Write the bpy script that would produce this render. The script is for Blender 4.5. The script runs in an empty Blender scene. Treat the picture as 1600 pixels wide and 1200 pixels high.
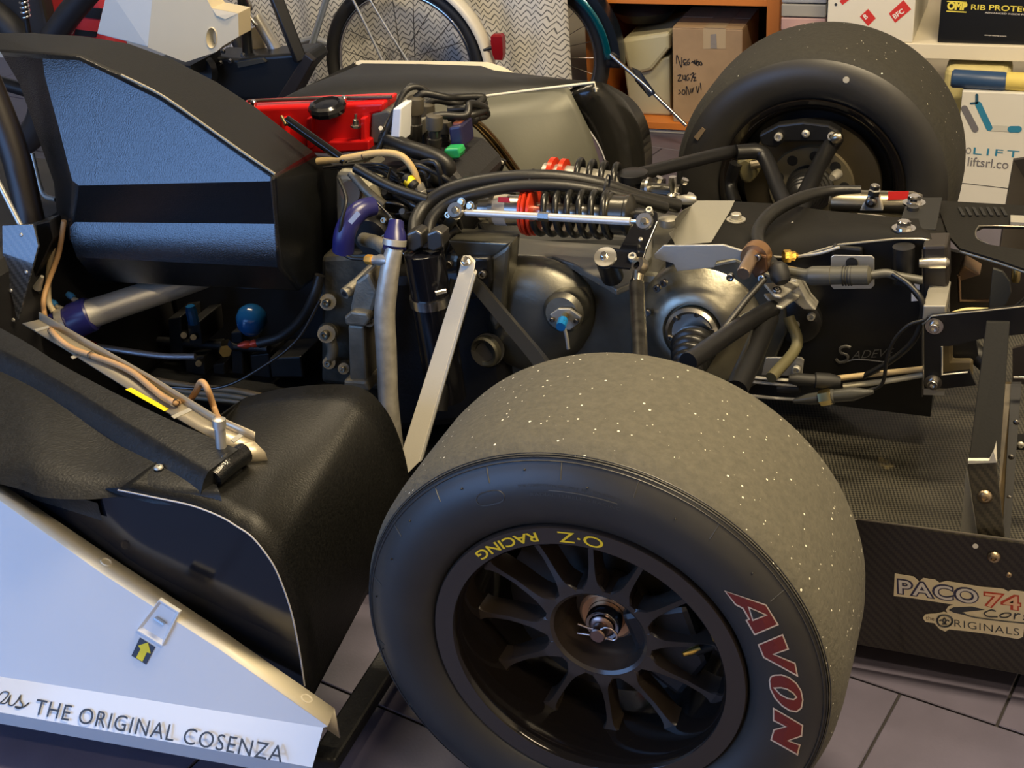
import bpy, bmesh, math, random
from mathutils import Vector, Matrix
import numpy as np
random.seed(7)
SC = bpy.context.scene
COL = SC.collection
V = Vector
# ---------------------------------------------------------------- camera
CAM = V((0.39608, -1.08369, 1.28964))
CR = V((0.93371, 0.35125, -0.06931)); CU = V((-0.11614, 0.48028, 0.86939)); CF = V((-0.33866, 0.80371, -0.48924))
FPX = 2100.0
cd = bpy.data.cameras.new('camera'); cam = bpy.data.objects.new('camera', cd); COL.objects.link(cam)
cd.sensor_width = 36.0; cd.lens = FPX / 1600 * 36.0; cd.clip_start = 0.02; cd.clip_end = 200
cam.matrix_world = Matrix(((CR.x, CU.x, -CF.x, CAM.x), (CR.y, CU.y, -CF.y, CAM.y), (CR.z, CU.z, -CF.z, CAM.z), (0, 0, 0, 1)))
SC.camera = cam
# ---------------------------------------------------------------- world, lamps, exposure
SC.view_settings.view_transform = 'Standard'; SC.view_settings.look = 'None'
SC.view_settings.gamma = 1.0; SC.view_settings.use_curve_mapping = False
SC.view_settings.exposure = 0.0
w = bpy.data.worlds.new('sky'); SC.world = w; w.use_nodes = True
wn = w.node_tree.nodes; wl = w.node_tree.links
wn['Background'].inputs[0].default_value = (0.25, 0.48, 1.0, 1); wn['Background'].inputs[1].default_value = 5.2
SC.cycles.use_denoising = True
SC.cycles.max_bounces = 6; SC.cycles.diffuse_bounces = 3; SC.cycles.glossy_bounces = 4
SC.cycles.caustics_reflective = False; SC.cycles.caustics_refractive = False
SC.cycles.sample_clamp_indirect = 6.0
def area(name, loc, rot, sx, sy, power, color, portal=False, spread=None):
    l = bpy.data.lights.new(name, 'AREA'); l.shape = 'RECTANGLE'; l.size = sx; l.size_y = sy; l.energy = power; l.color = color
    if portal: l.cycles.is_portal = True
    if spread: l.spread = spread
    o = bpy.data.objects.new(name, l); COL.objects.link(o); o.location = loc; o.rotation_euler = rot; return o
DOOR = dict(x0=-4.2, x1=-0.9, y=-2.3, z1=2.5)
area('door_portal', ((DOOR['x0'] + DOOR['x1']) / 2, DOOR['y'], DOOR['z1'] / 2), (math.radians(90), 0, 0), DOOR['x1'] - DOOR['x0'], DOOR['z1'], 1, (1, 1, 1), portal=True)
area('unseen_warm_light', (0.70, 0.45, 2.5), (0, 0, 0), 1.3, 0.16, 92, (1.0, 0.80, 0.50))
area('unseen_warm_light', (1.35, -1.05, 2.5), (0, 0, 0), 1.2, 0.16, 30, (1.0, 0.80, 0.52))  # unseen fill light, added to warm the near wheel's face
area('unseen_warm_light', (-1.3, 1.3, 2.5), (0, 0, 0), 1.2, 0.16, 34, (1.0, 0.82, 0.55))  # added fill, out of view, to warm the bodywork and background behind the car

# ---------------------------------------------------------------- pixel -> place in the room, on a chosen plane
def ray(px, py): return CF + CR * ((px - 800) / FPX) - CU * ((py - 600) / FPX)
def P(px, py, y=None, x=None, z=None):
    d = ray(px, py)
    if y is not None: t = (y - CAM.y) / d.y
    elif z is not None: t = (z - CAM.z) / d.z
    else: t = (x - CAM.x) / d.x
    return CAM + d * t
def PP(px, py, p0, n):
    d = ray(px, py); n = V(n); return CAM + d * ((V(p0) - CAM).dot(n) / d.dot(n))
def S(px, p): return px * (V(p) - CAM).dot(CF) / FPX       # length of px pixels at point p
def Ps(y, *pts): return [P(a, b, y=y) for a, b in pts]
def P3(*pts): return [P(a, b, y=c) for a, b, c in pts]

# ---------------------------------------------------------------- materials
MATS = {}
def mat(name, col=(.5, .5, .5), rough=.5, metal=0.0, bump=0.0, bscale=200, var=0.0, vscale=20, coat=0.0, emit=None, spec=None, tint=None, vdet=4, rvar=0):
    if name in MATS: return MATS[name]
    m = bpy.data.materials.new(name); m.use_nodes = True; N = m.node_tree.nodes; L = m.node_tree.links
    b = N['Principled BSDF']; b.inputs['Base Color'].default_value = (*col, 1); b.inputs['Roughness'].default_value = rough
    b.inputs['Metallic'].default_value = metal; b.inputs['Coat Weight'].default_value = coat; b.inputs['Coat Roughness'].default_value = .05
    if spec is not None: b.inputs['Specular IOR Level'].default_value = spec
    tc = N.new('ShaderNodeTexCoord')
    if var:
        n = N.new('ShaderNodeTexNoise'); n.inputs['Scale'].default_value = vscale; n.inputs['Detail'].default_value = vdet
        L.new(tc.outputs['Object'], n.inputs['Vector'])
        r = N.new('ShaderNodeValToRGB'); r.color_ramp.elements[0].position = .3; r.color_ramp.elements[1].position = .7
        t = tint or col
        r.color_ramp.elements[0].color = (*[c * (1 - var) for c in col], 1); r.color_ramp.elements[1].color = (*[min(1, c * (1 + var)) for c in t], 1)
        L.new(n.outputs['Fac'], r.inputs['Fac']); L.new(r.outputs['Color'], b.inputs['Base Color'])
        if rvar:
            mr = N.new('ShaderNodeMapRange'); mr.inputs[3].default_value = rough - rvar; mr.inputs[4].default_value = rough + rvar
            L.new(n.outputs['Fac'], mr.inputs[0]); L.new(mr.outputs[0], b.inputs['Roughness'])
    if bump:
        n2 = N.new('ShaderNodeTexNoise'); n2.inputs['Scale'].default_value = bscale; n2.inputs['Detail'].default_value = 3
        L.new(tc.outputs['Object'], n2.inputs['Vector'])
        bp = N.new('ShaderNodeBump'); bp.inputs['Strength'].default_value = bump; bp.inputs['Distance'].default_value = .002
        L.new(n2.outputs['Fac'], bp.inputs['Height']); L.new(bp.outputs['Normal'], b.inputs['Normal'])
    if emit: b.inputs['Emission Color'].default_value = (*emit[0], 1); b.inputs['Emission Strength'].default_value = emit[1]
    MATS[name] = m; return m
def math_node(N, L, op, a, b=None):
    n = N.new('ShaderNodeMath'); n.operation = op
    for i, q in enumerate((a, b)):
        if q is None: continue
        if isinstance(q, (int, float)): n.inputs[i].default_value = q
        else: L.new(q, n.inputs[i])
    return n.outputs[0]
def weave(name, axes, s, c0, c1, rough=.35, coat=0.3, rot=0.0, dust=0.0, period=4):
    m = mat(name, c0, rough, coat=coat); N = m.node_tree.nodes; L = m.node_tree.links; b = N['Principled BSDF']
    tc = N.new('ShaderNodeTexCoord'); mp = N.new('ShaderNodeMapping'); L.new(tc.outputs['Object'], mp.inputs[0])
    mp.inputs['Rotation'].default_value = (0, 0, rot) if axes == 'XY' else (0, rot, 0)
    sp = N.new('ShaderNodeSeparateXYZ'); L.new(mp.outputs[0], sp.inputs[0])
    u = math_node(N, L, 'FLOOR', math_node(N, L, 'DIVIDE', sp.outputs[axes[0]], s)); v = math_node(N, L, 'FLOOR', math_node(N, L, 'DIVIDE', sp.outputs[axes[1]], s))
    t = math_node(N, L, 'LESS_THAN', math_node(N, L, 'FLOORED_MODULO', math_node(N, L, 'ADD', u, v), period), period / 2)
    mx = N.new('ShaderNodeMix'); mx.data_type = 'RGBA'; L.new(t, mx.inputs[0]); mx.inputs[6].default_value = (*c0, 1); mx.inputs[7].default_value = (*c1, 1)
    out = mx.outputs[2]
    if dust:
        n = N.new('ShaderNodeTexNoise'); n.inputs['Scale'].default_value = 9; n.inputs['Detail'].default_value = 8; L.new(tc.outputs['Object'], n.inputs['Vector'])
        r = N.new('ShaderNodeValToRGB'); r.color_ramp.elements[0].position = .66; r.color_ramp.elements[1].position = .74
        r.color_ramp.elements[0].color = (0, 0, 0, 1); r.color_ramp.elements[1].color = (dust, dust, dust, 1); L.new(n.outputs['Fac'], r.inputs[0])
        m2 = N.new('ShaderNodeMix'); m2.data_type = 'RGBA'; L.new(r.outputs[0], m2.inputs[0]); L.new(out, m2.inputs[6]); m2.inputs[7].default_value = (.45, .36, .16, 1); out = m2.outputs[2]
    L.new(out, b.inputs['Base Color'])
    bp = N.new('ShaderNodeBump'); bp.inputs['Strength'].default_value = .35; bp.inputs['Distance'].default_value = .0008; L.new(t, bp.inputs['Height']); L.new(bp.outputs[0], b.inputs['Normal'])
    return m
def tread_mat(name='slick_tread_rubber', k=1.0, specks=.83):
    m = mat(name, (.088, .082, .064), .85, bump=.55, bscale=160); N = m.node_tree.nodes; L = m.node_tree.links; b = N['Principled BSDF']
    tc = N.new('ShaderNodeTexCoord')
    n = N.new('ShaderNodeTexNoise'); n.inputs['Scale'].default_value = 110; n.inputs['Detail'].default_value = 8; n.inputs['Roughness'].default_value = .7; L.new(tc.outputs['Object'], n.inputs[0])
    r = N.new('ShaderNodeValToRGB'); r.color_ramp.elements[0].position = .3; r.color_ramp.elements[1].position = .72
    r.color_ramp.elements[0].color = (.068 * k, .064 * k, .049 * k, 1); r.color_ramp.elements[1].color = (.108 * k, .100 * k, .076 * k, 1); L.new(n.outputs[0], r.inputs[0])
    vo = N.new('ShaderNodeTexVoronoi'); vo.inputs['Scale'].default_value = 210; L.new(tc.outputs['Object'], vo.inputs[0])
    sp = N.new('ShaderNodeSeparateColor'); L.new(vo.outputs['Color'], sp.inputs[0])
    near = math_node(N, L, 'LESS_THAN', vo.outputs['Distance'], math_node(N, L, 'MULTIPLY', math_node(N, L, 'POWER', sp.outputs[1], 2.0), .34)); pick = math_node(N, L, 'GREATER_THAN', sp.outputs[0], specks)
    mx = N.new('ShaderNodeMix'); mx.data_type = 'RGBA'; L.new(math_node(N, L, 'MULTIPLY', near, pick), mx.inputs[0]); L.new(r.outputs[0], mx.inputs[6]); mx.inputs[7].default_value = (.75, .72, .6, 1)
    L.new(mx.outputs[2], b.inputs['Base Color']); return m

# ---------------------------------------------------------------- mesh building
def smooth_path(pts, n=8, closed=False):
    if len(pts) < 3: return [V(p) for p in pts]
    out = []; k = len(pts); rng = range(k if closed else k - 1)
    for i in rng:
        g = lambda j: V(pts[j % k]) if closed else (V(pts[j]) if 0 <= j < k else (V(pts[0]) * 2 - V(pts[1]) if j < 0 else V(pts[-1]) * 2 - V(pts[-2])))
        p0, p1, p2, p3 = g(i - 1), g(i), g(i + 1), g(i + 2)
        for q in range(n):
            t = q / n; out.append(.5 * ((2 * p1) + (p2 - p0) * t + (2 * p0 - 5 * p1 + 4 * p2 - p3) * t * t + (3 * p1 - p0 - 3 * p2 + p3) * t ** 3))
    if not closed: out.append(V(pts[-1]))
    return out
def basis(ax):
    ax = V(ax).normalized(); a = V((0, 0, 1)) if abs(ax.z) < .9 else V((1, 0, 0)); u = ax.cross(a).normalized(); return u, ax.cross(u).normalized(), ax
class MB:
    def __init__(s): s.v = []; s.f = []; s.mi = []; s.cur = 0
    def add(s, vs, fs):
        o = len(s.v); s.v += [V(p) for p in vs]; s.f += [[i + o for i in f] for f in fs]; s.mi += [s.cur] * len(fs); return s
    def poly(s, pts): return s.add(pts, [list(range(len(pts)))])
    def prism(s, pts, vec):
        n = len(pts); vec = V(vec); return s.add([V(p) for p in pts] + [V(p) + vec for p in pts], [list(range(n))[::-1], list(range(n, 2 * n))] + [[i, (i + 1) % n, n + (i + 1) % n, n + i] for i in range(n)])
    def box(s, c, a, b, d):
        c, a, b, d = V(c), V(a), V(b), V(d); return s.prism([c - a - b - d, c + a - b - d, c + a + b - d, c - a + b - d], d * 2)
    def aabb(s, lo, hi):
        lo, hi = V(lo), V(hi); h = (hi - lo) / 2; return s.box((lo + hi) / 2, (h.x, 0, 0), (0, h.y, 0), (0, 0, h.z))
    def loft(s, rings, closed=True, caps=True):
        n = len(rings[0]); vs = [p for r in rings for p in r]; fs = []
        for i in range(len(rings) - 1):
            for j in range(n if closed else n - 1):
                a, b = i * n + j, i * n + (j + 1) % n; fs.append([a, b, b + n, a + n])
        if caps and closed: fs += [list(range(n))[::-1], list(range((len(rings) - 1) * n, len(rings) * n))]
        return s.add(vs, fs)
    def tube(s, pts, r, seg=12, smooth=8, closed=False, flat=1.0):
        rs = r if isinstance(r, (list, tuple)) else None
        if smooth and len(pts) > 2:
            k = len(pts); path = smooth_path(pts, smooth, closed)
            if rs: rs = [float(q) for q in np.interp(np.linspace(0, k - 1, len(path)), range(k), rs)]
        else: path = [V(p) for p in pts]
        n = len(path); u = None; rings = []
        for i, p in enumerate(path):
            t = (path[(i + 1) % n] - path[i - 1]) if closed else (path[min(i + 1, n - 1)] - path[max(i - 1, 0)])
            t.normalize()
            if u is None: u = basis(t)[0]
            u = (u - t * u.dot(t)).normalized(); w_ = t.cross(u); rr = rs[i] if rs else r
            rings.append([p + (u * math.cos(2 * math.pi * j / seg) + w_ * math.sin(2 * math.pi * j / seg) * flat) * rr for j in range(seg)])
        if closed: rings.append(rings[0]); return s.loft(rings, caps=False)
        return s.loft(rings)
    def cyl(s, a, b, r0, r1=None, seg=20): return s.tube([a, b], [r0, r1 if r1 is not None else r0], seg, 0)
    def lathe(s, prof, o, ax, seg=32, caps=True):
        u, w_, ax = basis(ax); o = V(o)
        return s.loft([[o + ax * t + (u * math.cos(2 * math.pi * j / seg) + w_ * math.sin(2 * math.pi * j / seg)) * max(r, 1e-5) for j in range(seg)] for r, t in prof], caps=caps)
    def helix(s, a, b, R, r, turns, seg=8, per=24):
        a, b = V(a), V(b); u, w_, ax = basis(b - a); n = int(turns * per)
        return s.tube([a + (b - a) * (i / n) + (u * math.cos(2 * math.pi * i / per) + w_ * math.sin(2 * math.pi * i / per)) * R for i in range(n + 1)], r, seg, 0)
    def grid(s, rows): return s.loft(rows, closed=False, caps=False)
    def build(s, name, m, parent=None, smooth=35, bevel=0, bseg=2, solid=0, label=None, subd=0, kind=None, soff=0):
        me = bpy.data.meshes.new(name); me.from_pydata([tuple(p) for p in s.v], [], s.f)
        ms = m if isinstance(m, (list, tuple)) else [m]
        for q in ms: me.materials.append(q)
        if len(ms) > 1: me.polygons.foreach_set('material_index', s.mi)
        bm = bmesh.new(); bm.from_mesh(me); bmesh.ops.recalc_face_normals(bm, faces=bm.faces); bm.to_mesh(me); bm.free()
        if smooth:
            me.polygons.foreach_set('use_smooth', [True] * len(me.polygons)); me.set_sharp_from_angle(angle=math.radians(smooth))
        o = bpy.data.objects.new(name, me); COL.objects.link(o)
        if parent is not None:
            o.parent = parent; o.location = -wloc(parent)
        if bevel:
            b = o.modifiers.new('edge', 'BEVEL'); b.width = bevel; b.segments = bseg; b.limit_method = 'ANGLE'; b.angle_limit = math.radians(40); b.harden_normals = False
        if solid:
            b = o.modifiers.new('thickness', 'SOLIDIFY'); b.thickness = solid; b.offset = soff
        if subd:
            b = o.modifiers.new('round', 'SUBSURF'); b.levels = subd; b.render_levels = subd
        if label: o['label'] = label
        if kind: o['kind'] = kind
        return o
def wloc(o):
    p = V(o.location)
    while o.parent is not None: o = o.parent; p = p + V(o.location)
    return p
def root(name, loc, label, cat, group=None):
    o = bpy.data.objects.new(name, None); o.empty_display_size = .05; COL.objects.link(o); o.location = loc; o['label'] = label; o['category'] = cat
    if group: o['group'] = group
    return o
def part(name, parent, label=None):                      # an Empty that gathers the pieces of one part
    o = bpy.data.objects.new(name, None); o.empty_display_size = .03; COL.objects.link(o); o.parent = parent; o.location = -wloc(parent)
    if label: o['label'] = label
    return o
def tag(o, label, cat, group=None):                      # a thing that is one mesh: origin moved to its base
    o['label'] = label; o['category'] = cat
    if group: o['group'] = group
    me = o.data; n = len(me.vertices); a = np.empty(n * 3); me.vertices.foreach_get('co', a); a = a.reshape(-1, 3)
    c = (a.min(0) + a.max(0)) / 2; c[2] = a[:, 2].min(); a -= c; me.vertices.foreach_set('co', a.ravel()); o.location = V(o.location) + V(c); me.update()
    return o
# small hardware, one mesh per kind, shared by every copy
BOLT = {}
def bolt(parent, p, ax, r, kind='socket', m=None, name='bolt', washer=False):
    m = m or M_steel; key = (kind, m.name, washer)
    if key not in BOLT:
        b = MB(); z = 0
        if washer: b.lathe([(0, 0), (1.75, 0), (1.75, .25), (0, .25)], (0, 0, 0), (0, 0, 1), 20); z = .25
        if kind == 'socket': b.lathe([(0, z), (1, z), (1, z + 1.1), (.88, z + 1.25), (.55, z + 1.25), (.5, z + .6), (0, z + .6)], (0, 0, 0), (0, 0, 1), 14)
        elif kind == 'button': b.lathe([(0, z), (1, z), (.95, z + .25), (.7, z + .5), (.4, z + .58), (.36, z + .2), (0, z + .2)], (0, 0, 0), (0, 0, 1), 16)
        else:
            b.lathe([(0, z), (1.25, z), (1.25, z + .18), (0, z + .18)], (0, 0, 0), (0, 0, 1), 18); b.lathe([(0, z + .18), (1, z + .18), (1, z + 1.0), (.85, z + 1.12), (0, z + 1.12)], (0, 0, 0), (0, 0, 1), 6)
        o = b.build(name, m, None, 40); BOLT[key] = o.data; COL.objects.unlink(o); bpy.data.objects.remove(o)
    o = bpy.data.objects.new(name, BOLT[key]); COL.objects.link(o); o.parent = parent
    u, w_, ax = basis(ax); o.location = V(p) - wloc(parent)
    o.rotation_euler = Matrix((u, w_, ax)).transposed().to_euler(); o.scale = (r, r, r); return o
# lettering: the built-in font turned to mesh and laid on a surface by fn(u, v)
def text_mesh(body, size=1.0, shear=0.0, bold=0.0, align='LEFT', space=1.0, res=4):
    c = bpy.data.curves.new('t', 'FONT'); c.body = body; c.size = size; c.shear = shear; c.offset = bold; c.align_x = align; c.space_character = space; c.resolution_u = res
    o = bpy.data.objects.new('t', c); COL.objects.link(o); me = bpy.data.meshes.new_from_object(o)
    vs = [V(v.co) for v in me.vertices]; fs = [list(p.vertices) for p in me.polygons]
    COL.objects.unlink(o); bpy.data.objects.remove(o); bpy.data.meshes.remove(me); bpy.data.curves.remove(c); return vs, fs
def lettering(body, fn, name, m, parent, size=1.0, shear=0.0, bold=0.0, width=None, height=None, mb=None, label=None, align='LEFT', space=1.0):
    vs, fs = text_mesh(body, size, shear, bold, align, space)
    x0 = min(v.x for v in vs); x1 = max(v.x for v in vs); y0 = min(v.y for v in vs); y1 = max(v.y for v in vs)
    sx = width / (x1 - x0) if width else 1; sy = height / (y1 - y0) if height else (sx if width else 1)
    b = mb or MB(); b.add([fn((v.x - x0) * sx, (v.y - y0) * sy) for v in vs], fs)
    if mb: return b
    return b.build(name, m, parent, 0, label=label)
def plane_fn(o, ux, uy): o, ux, uy = V(o), V(ux), V(uy); return lambda a, b: o + ux * a + uy * b
def strokes(lines, fn, r, mb=None):
    b = mb or MB()
    for ln in lines:
        pts = [fn(*q) for q in ln]; b.tube(smooth_path(pts, 4) if len(pts) > 2 else pts, r, 5, 0)
    return b

M_steel = mat('zinc_plated_steel', (.62, .60, .56), .22, 1)
M_dsteel = mat('dark_steel', (.16, .15, .14), .35, 1)
M_black = mat('satin_black_metal', (.007, .007, .0075), .38, bump=.06, bscale=400)
M_gloss = mat('gloss_black_paint', (.008, .008, .009), .12)
M_rimp = mat('brown_black_wheel_paint', (.034, .026, .021), .22); M_rimb = mat('gloss_black_wheel_barrel', (.010, .008, .007), .1)
M_matt = mat('matt_black_plastic', (.009, .009, .009), .6)
M_hose = mat('black_rubber_hose', (.010, .0097, .009), .42, bump=.1, bscale=300)
M_alloy = mat('brushed_aluminium', (.62, .60, .55), .36, .75, bump=.05, bscale=500)
M_dull = mat('dull_aluminium', (.50, .48, .42), .45, .65, bump=.15, bscale=300)
M_cast = mat('cast_alloy', (.25, .23, .18), .5, .5, bump=.35, bscale=260, var=.25, vscale=30)
M_case = mat('gearbox_casting', (.15, .145, .118), .38, .7, bump=.12, bscale=240, var=.4, vscale=9, rvar=.1)
M_carbon = weave('carbon_twill_flat', 'XY', .0034, (.003, .003, .0025), (.062, .057, .043), .45, .1, rot=.5, dust=.6, period=2)
M_carbonv = weave('carbon_twill_upright', 'XZ', .0032, (.010, .0085, .006), (.026, .022, .015), .32, .3)
M_lam = mat('gloss_black_laminate', (.006, .0065, .007), .17, bump=.28, bscale=520, spec=1.0)
M_deck = mat('rough_black_laminate', (.0065, .007, .0075), .46, bump=.3, bscale=260, var=.5, vscale=90)
M_guard = mat('black_plastic_sheet', (.0055, .0055, .005), .42, spec=.3, bump=.22, bscale=420, var=.5, vscale=300, rvar=.06)
M_navy = mat('smooth_black_gelcoat', (.006, .007, .010), .12)
M_white = mat('gloss_white_paint', (.66, .67, .68), .16)
M_cream = mat('cream_gelcoat', (.76, .70, .55), .4)
M_red = mat('gloss_red_paint', (.62, .012, .012), .25, bump=.08, bscale=120)
M_blue = mat('purple_blue_silicone', (.019, .019, .115), .32)
M_tan = mat('tan_braided_hose', (.50, .30, .14), .5, bump=.2, bscale=500)
M_orange = mat('orange_anodised', (.65, .035, .012), .35)
M_yellow = mat('yellow_sticker', (.85, .65, .01), .5)
M_tread = tread_mat(k=.92); M_tread2 = tread_mat('shaded_cleaner_tread_rubber', .32, .93)  # far tread: weaker light painted in as a darker base, with fewer specks
M_side = mat('sidewall_rubber', (.026, .0245, .022), .42, bump=.05, bscale=150, var=.15, vscale=12)
# ================================================================ the room
def struct(o): o['kind'] = 'structure'; return o
M_plaster = mat('painted_plaster', (.62, .58, .50), .8, bump=.15, bscale=60)
M_tile = mat('mauve_floor_tile', (.088, .080, .118), .38, bump=.06, bscale=250, var=.10, vscale=14)
M_grout = mat('dark_grout', (.018, .016, .018), .9)
X0, X1, Y0, Y1, ZC = -4.6, 2.2, -2.3, 2.95, 2.75
fl = struct(MB().aabb((X0, Y0, -.08), (X1, Y1, -.004)).build('floor', M_grout))
u_ = V((.978, -.208, 0)); v_ = V((.208, .978, 0)); TL, TH, G = .64, .36, .0035
tm = MB(); a = TL / 2 - G / 2; b = TH / 2 - G / 2
tm.prism([u_ * -a + v_ * -b, u_ * a + v_ * -b, u_ * a + v_ * b, u_ * -a + v_ * b], (0, 0, .0038))
t0 = tm.build('tile', M_tile, fl, 0, bevel=.0012, bseg=1); tiles = []
for row in range(-9, 12):
    for k in range(-10, 9):
        c = u_ * (.365 + .128 * (row) + (k + .5) * TL - (TL if row > 2 else 0)) + v_ * (.42 + (row + .5) * TH)
        if not (X0 - .3 < c.x < X1 + .3 and Y0 - .1 < c.y < Y1 + .2): continue
        o = t0 if not tiles else t0.copy()
        if tiles: COL.objects.link(o)
        o.location = (c.x, c.y, -.0038); tiles.append(o)
struct(MB().aabb((X0 - .6, Y1, -.08), (X1 + .6, Y1 + .6, ZC)).build('wall_back', M_plaster))
struct(MB().aabb((X1, Y0, -.08), (X1 + .6, Y1, ZC)).build('wall_right', M_plaster))
struct(MB().aabb((X0 - .6, Y0, -.08), (X0, Y1, ZC)).build('wall_left', M_plaster))
wf = MB(); wf.aabb((X0 - .6, Y0 - .1, -.08), (DOOR['x0'], Y0, ZC)); wf.aabb((DOOR['x1'], Y0 - .5, -.08), (X1 + .6, Y0, ZC)); wf.aabb((DOOR['x0'], Y0 - .1, DOOR['z1']), (DOOR['x1'], Y0, ZC))
struct(wf.build('wall_front', M_plaster))
struct(MB().aabb((X0 - .6, Y0 - .1, ZC), (X1 + .6, Y1 + .6, ZC + .1)).build('ceiling', mat('grey_ceiling', (.30, .27, .23), .8)))
struct(MB().aabb((-12, -14, -.12), (8, Y0 - .1, -.02)).build('ground_outside', mat('concrete_drive', (.30, .29, .28), .9)))

# ================================================================ the car
CARY = .85
car = root('race_car', (0, CARY, 0), 'black and white racing car with its rear bodywork off, standing on slick tyres', 'race car')

# ---------------------------------------------------------------- rear wheels
TYRE = [(.1822, .010), (.187, .001), (.196, -.006), (.212, -.0115), (.230, -.0125), (.246, -.009), (.2575, -.001), (.2640, .0045), (.2665, .0062), (.2672, .0085), (.2682, .0075), (.2712, .0125), (.2752, .0215), (.2785, .036), (.2800, .060), (.2803, .12), (.2795, .19), (.2765, .215), (.2715, .229), (.262, .240), (.246, .2495), (.225, .2535), (.205, .249), (.190, .241), (.1822, .232)]
def side_y(r): return float(np.interp(r, [p[0] for p in TYRE[:9]], [p[1] for p in TYRE[:9]]))
def polar(cx, cz, r, th, y): return V((cx + r * math.cos(th), y, cz + r * math.sin(th)))
def make_wheel(y0, sgn, label, show):
    """rim in mesh, outer plane at y0, sgn=+1: outside faces -y"""
    O = V((0, y0, .28)); ax = (0, sgn, 0)
    W = part('rear_wheel', car, label)
    r = MB()
    # outer lip, dish, barrel, inner lip (thin shell, closed profile)
    prof = [(.1822, .010), (.1826, .003), (.181, 0), (.160, .0015), (.1575, .004), (.1545, .016), (.1515, .030), (.150, .052), (.149, .10), (.152, .19), (.158, .224), (.172, .238), (.181, .241), (.1826, .237), (.1822, .230), (.1655, .224), (.158, .19), (.155, .10), (.157, .05), (.1655, .018), (.1822, .010)]
    r.lathe(prof, O, ax, 96, caps=False)
    r.mi = [1 if 3 <= i // 96 <= 19 else 0 for i in range(len(r.f))]; r.build('rim', [M_rimp, M_rimb], W, 35)
    sp = MB(); n = 12
    yf = lambda rr: float(np.interp(rr, [.055, .075, .12, .151], [.050, .050, .058, .056]))
    for k in range(n):
        th = 2 * math.pi * k / n + math.radians(3)
        st = [(.0605, .0155), (.064, .0165), (.069, .0125), (.0745, .0085), (.081, .0062), (.092, .0048), (.112, .0042), (.134, .0046), (.144, .0068), (.150, .0115)]
        rings = []
        for rr, hw in st:
            dth = hw / rr; f = yf(rr)
            dth *= .88; pts = [(-dth, f + .0022), (-dth * .8, f), (dth * .8, f), (dth, f + .0022), (dth * .9, f + .030), (-dth * .9, f + .030)]
            rings.append([O + V((math.cos(th + d) * rr, sgn * yy, math.sin(th + d) * rr)) for d, yy in pts])
        sp2 = MB(); sp2.loft(rings); sp2.build('spoke', M_rimp, W, 30)
    h = MB(); h.lathe([(.0585, .050), (.0640, .0505), (.0655, .054), (.0655, .085), (.05, .125), (.034, .125), (.034, .100), (.042, .099), (.0455, .094), (.050, .070), (.0545, .053), (.0585, .050)], O, ax, 72, caps=False)
    h.build('hub_ring', M_rimp, W, 35)
    t = MB(); t.lathe(TYRE, O, ax, 160, caps=False)
    # sidewall / shoulder = sidewall rubber, tread = worn slick rubber
    nseg = 160; t.mi = [0] * len(t.f)
    for i in range(len(TYRE) - 1):
        if 10 <= i <= 18:
            for j in range(nseg): t.mi[i * nseg + j] = 1
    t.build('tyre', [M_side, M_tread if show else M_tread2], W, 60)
    return W, O
wheel, WO = make_wheel(0.0, 1, 'wheel with twelve black spokes nearest the camera, red lettering on its slick tyre', True)
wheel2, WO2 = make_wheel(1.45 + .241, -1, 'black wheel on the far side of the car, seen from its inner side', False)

for r_, y_ in ((.2632, .0032), (.2664, .0060), (.2694, .0094)):
    MB().tube([V((WO.x + r_ * math.cos(2 * math.pi * k / 120), y_ - .0002, WO.z + r_ * math.sin(2 * math.pi * k / 120))) for k in range(120)], .0007, 5, 0, closed=True).build('shoulder_rib', M_side, wheel, 60)
# tyre details: moulded ribs, pips, oval pad, small raised print
def sw(r, th, lift=.0006): return V((WO.x + r * math.cos(th), side_y(r) - lift, WO.z + r * math.sin(th)))
M_rib = mat('sidewall_rubber_rib', (.045, .043, .038), .4)
for th in (128, 112, 93, 75, 55, 34, 146, 165, 186, 208):
    t_ = math.radians(th); MB().tube([sw(r, t_ - (.262 - r) * .3, .0002) for r in np.linspace(.2625, .248, 6)], .0007, 5, 0).build('mould_rib', M_rib, wheel, 60)
pm = MB()
for th, r in ((140, .252), (120, .2505), (102, .256), (86, .245), (64, .247), (42, .251), (154, .245), (170, .2535), (188, .2545)):
    c = sw(r, math.radians(th), .0); pm.cyl(c, c + V((0, -.0022, 0)), .0011, .0008, 8)
pm.build('moulding_pips', M_matt, wheel, 40)['kind'] = 'stuff'
pad = [sw(.2325 + .0075 * math.cos(a) * (1 if abs(math.cos(a)) > 0 else 1), math.radians(113) + .075 * math.copysign(abs(math.sin(a)) ** .6, math.sin(a)), .0) for a in np.linspace(0, 2 * math.pi, 28)[:-1]]
MB().tube(pad, .0008, 5, 0, closed=True).build('oval_pad', M_rib, wheel, 60)
fn1 = lambda a, b: sw(.2395 + b, math.radians(104) - a / .24, .0005); fn2 = lambda a, b: sw(.2300 + b, math.radians(101) - a / .232, .0005)
lettering('FOR COMPETITION USE ONLY  NOT FOR HIGHWAY', fn1, 'moulded_print', M_rib, wheel, width=.115, height=.0035)
lettering('RADIAL TUBELESS RACING', fn2, 'moulded_print', M_rib, wheel, width=.098, height=.0035)
MB().tube([sw(.2362, math.radians(q), .0003) for q in np.linspace(96, 78, 14)], .0006, 5, 0).build('mould_rib', M_rib, wheel, 60)

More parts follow.
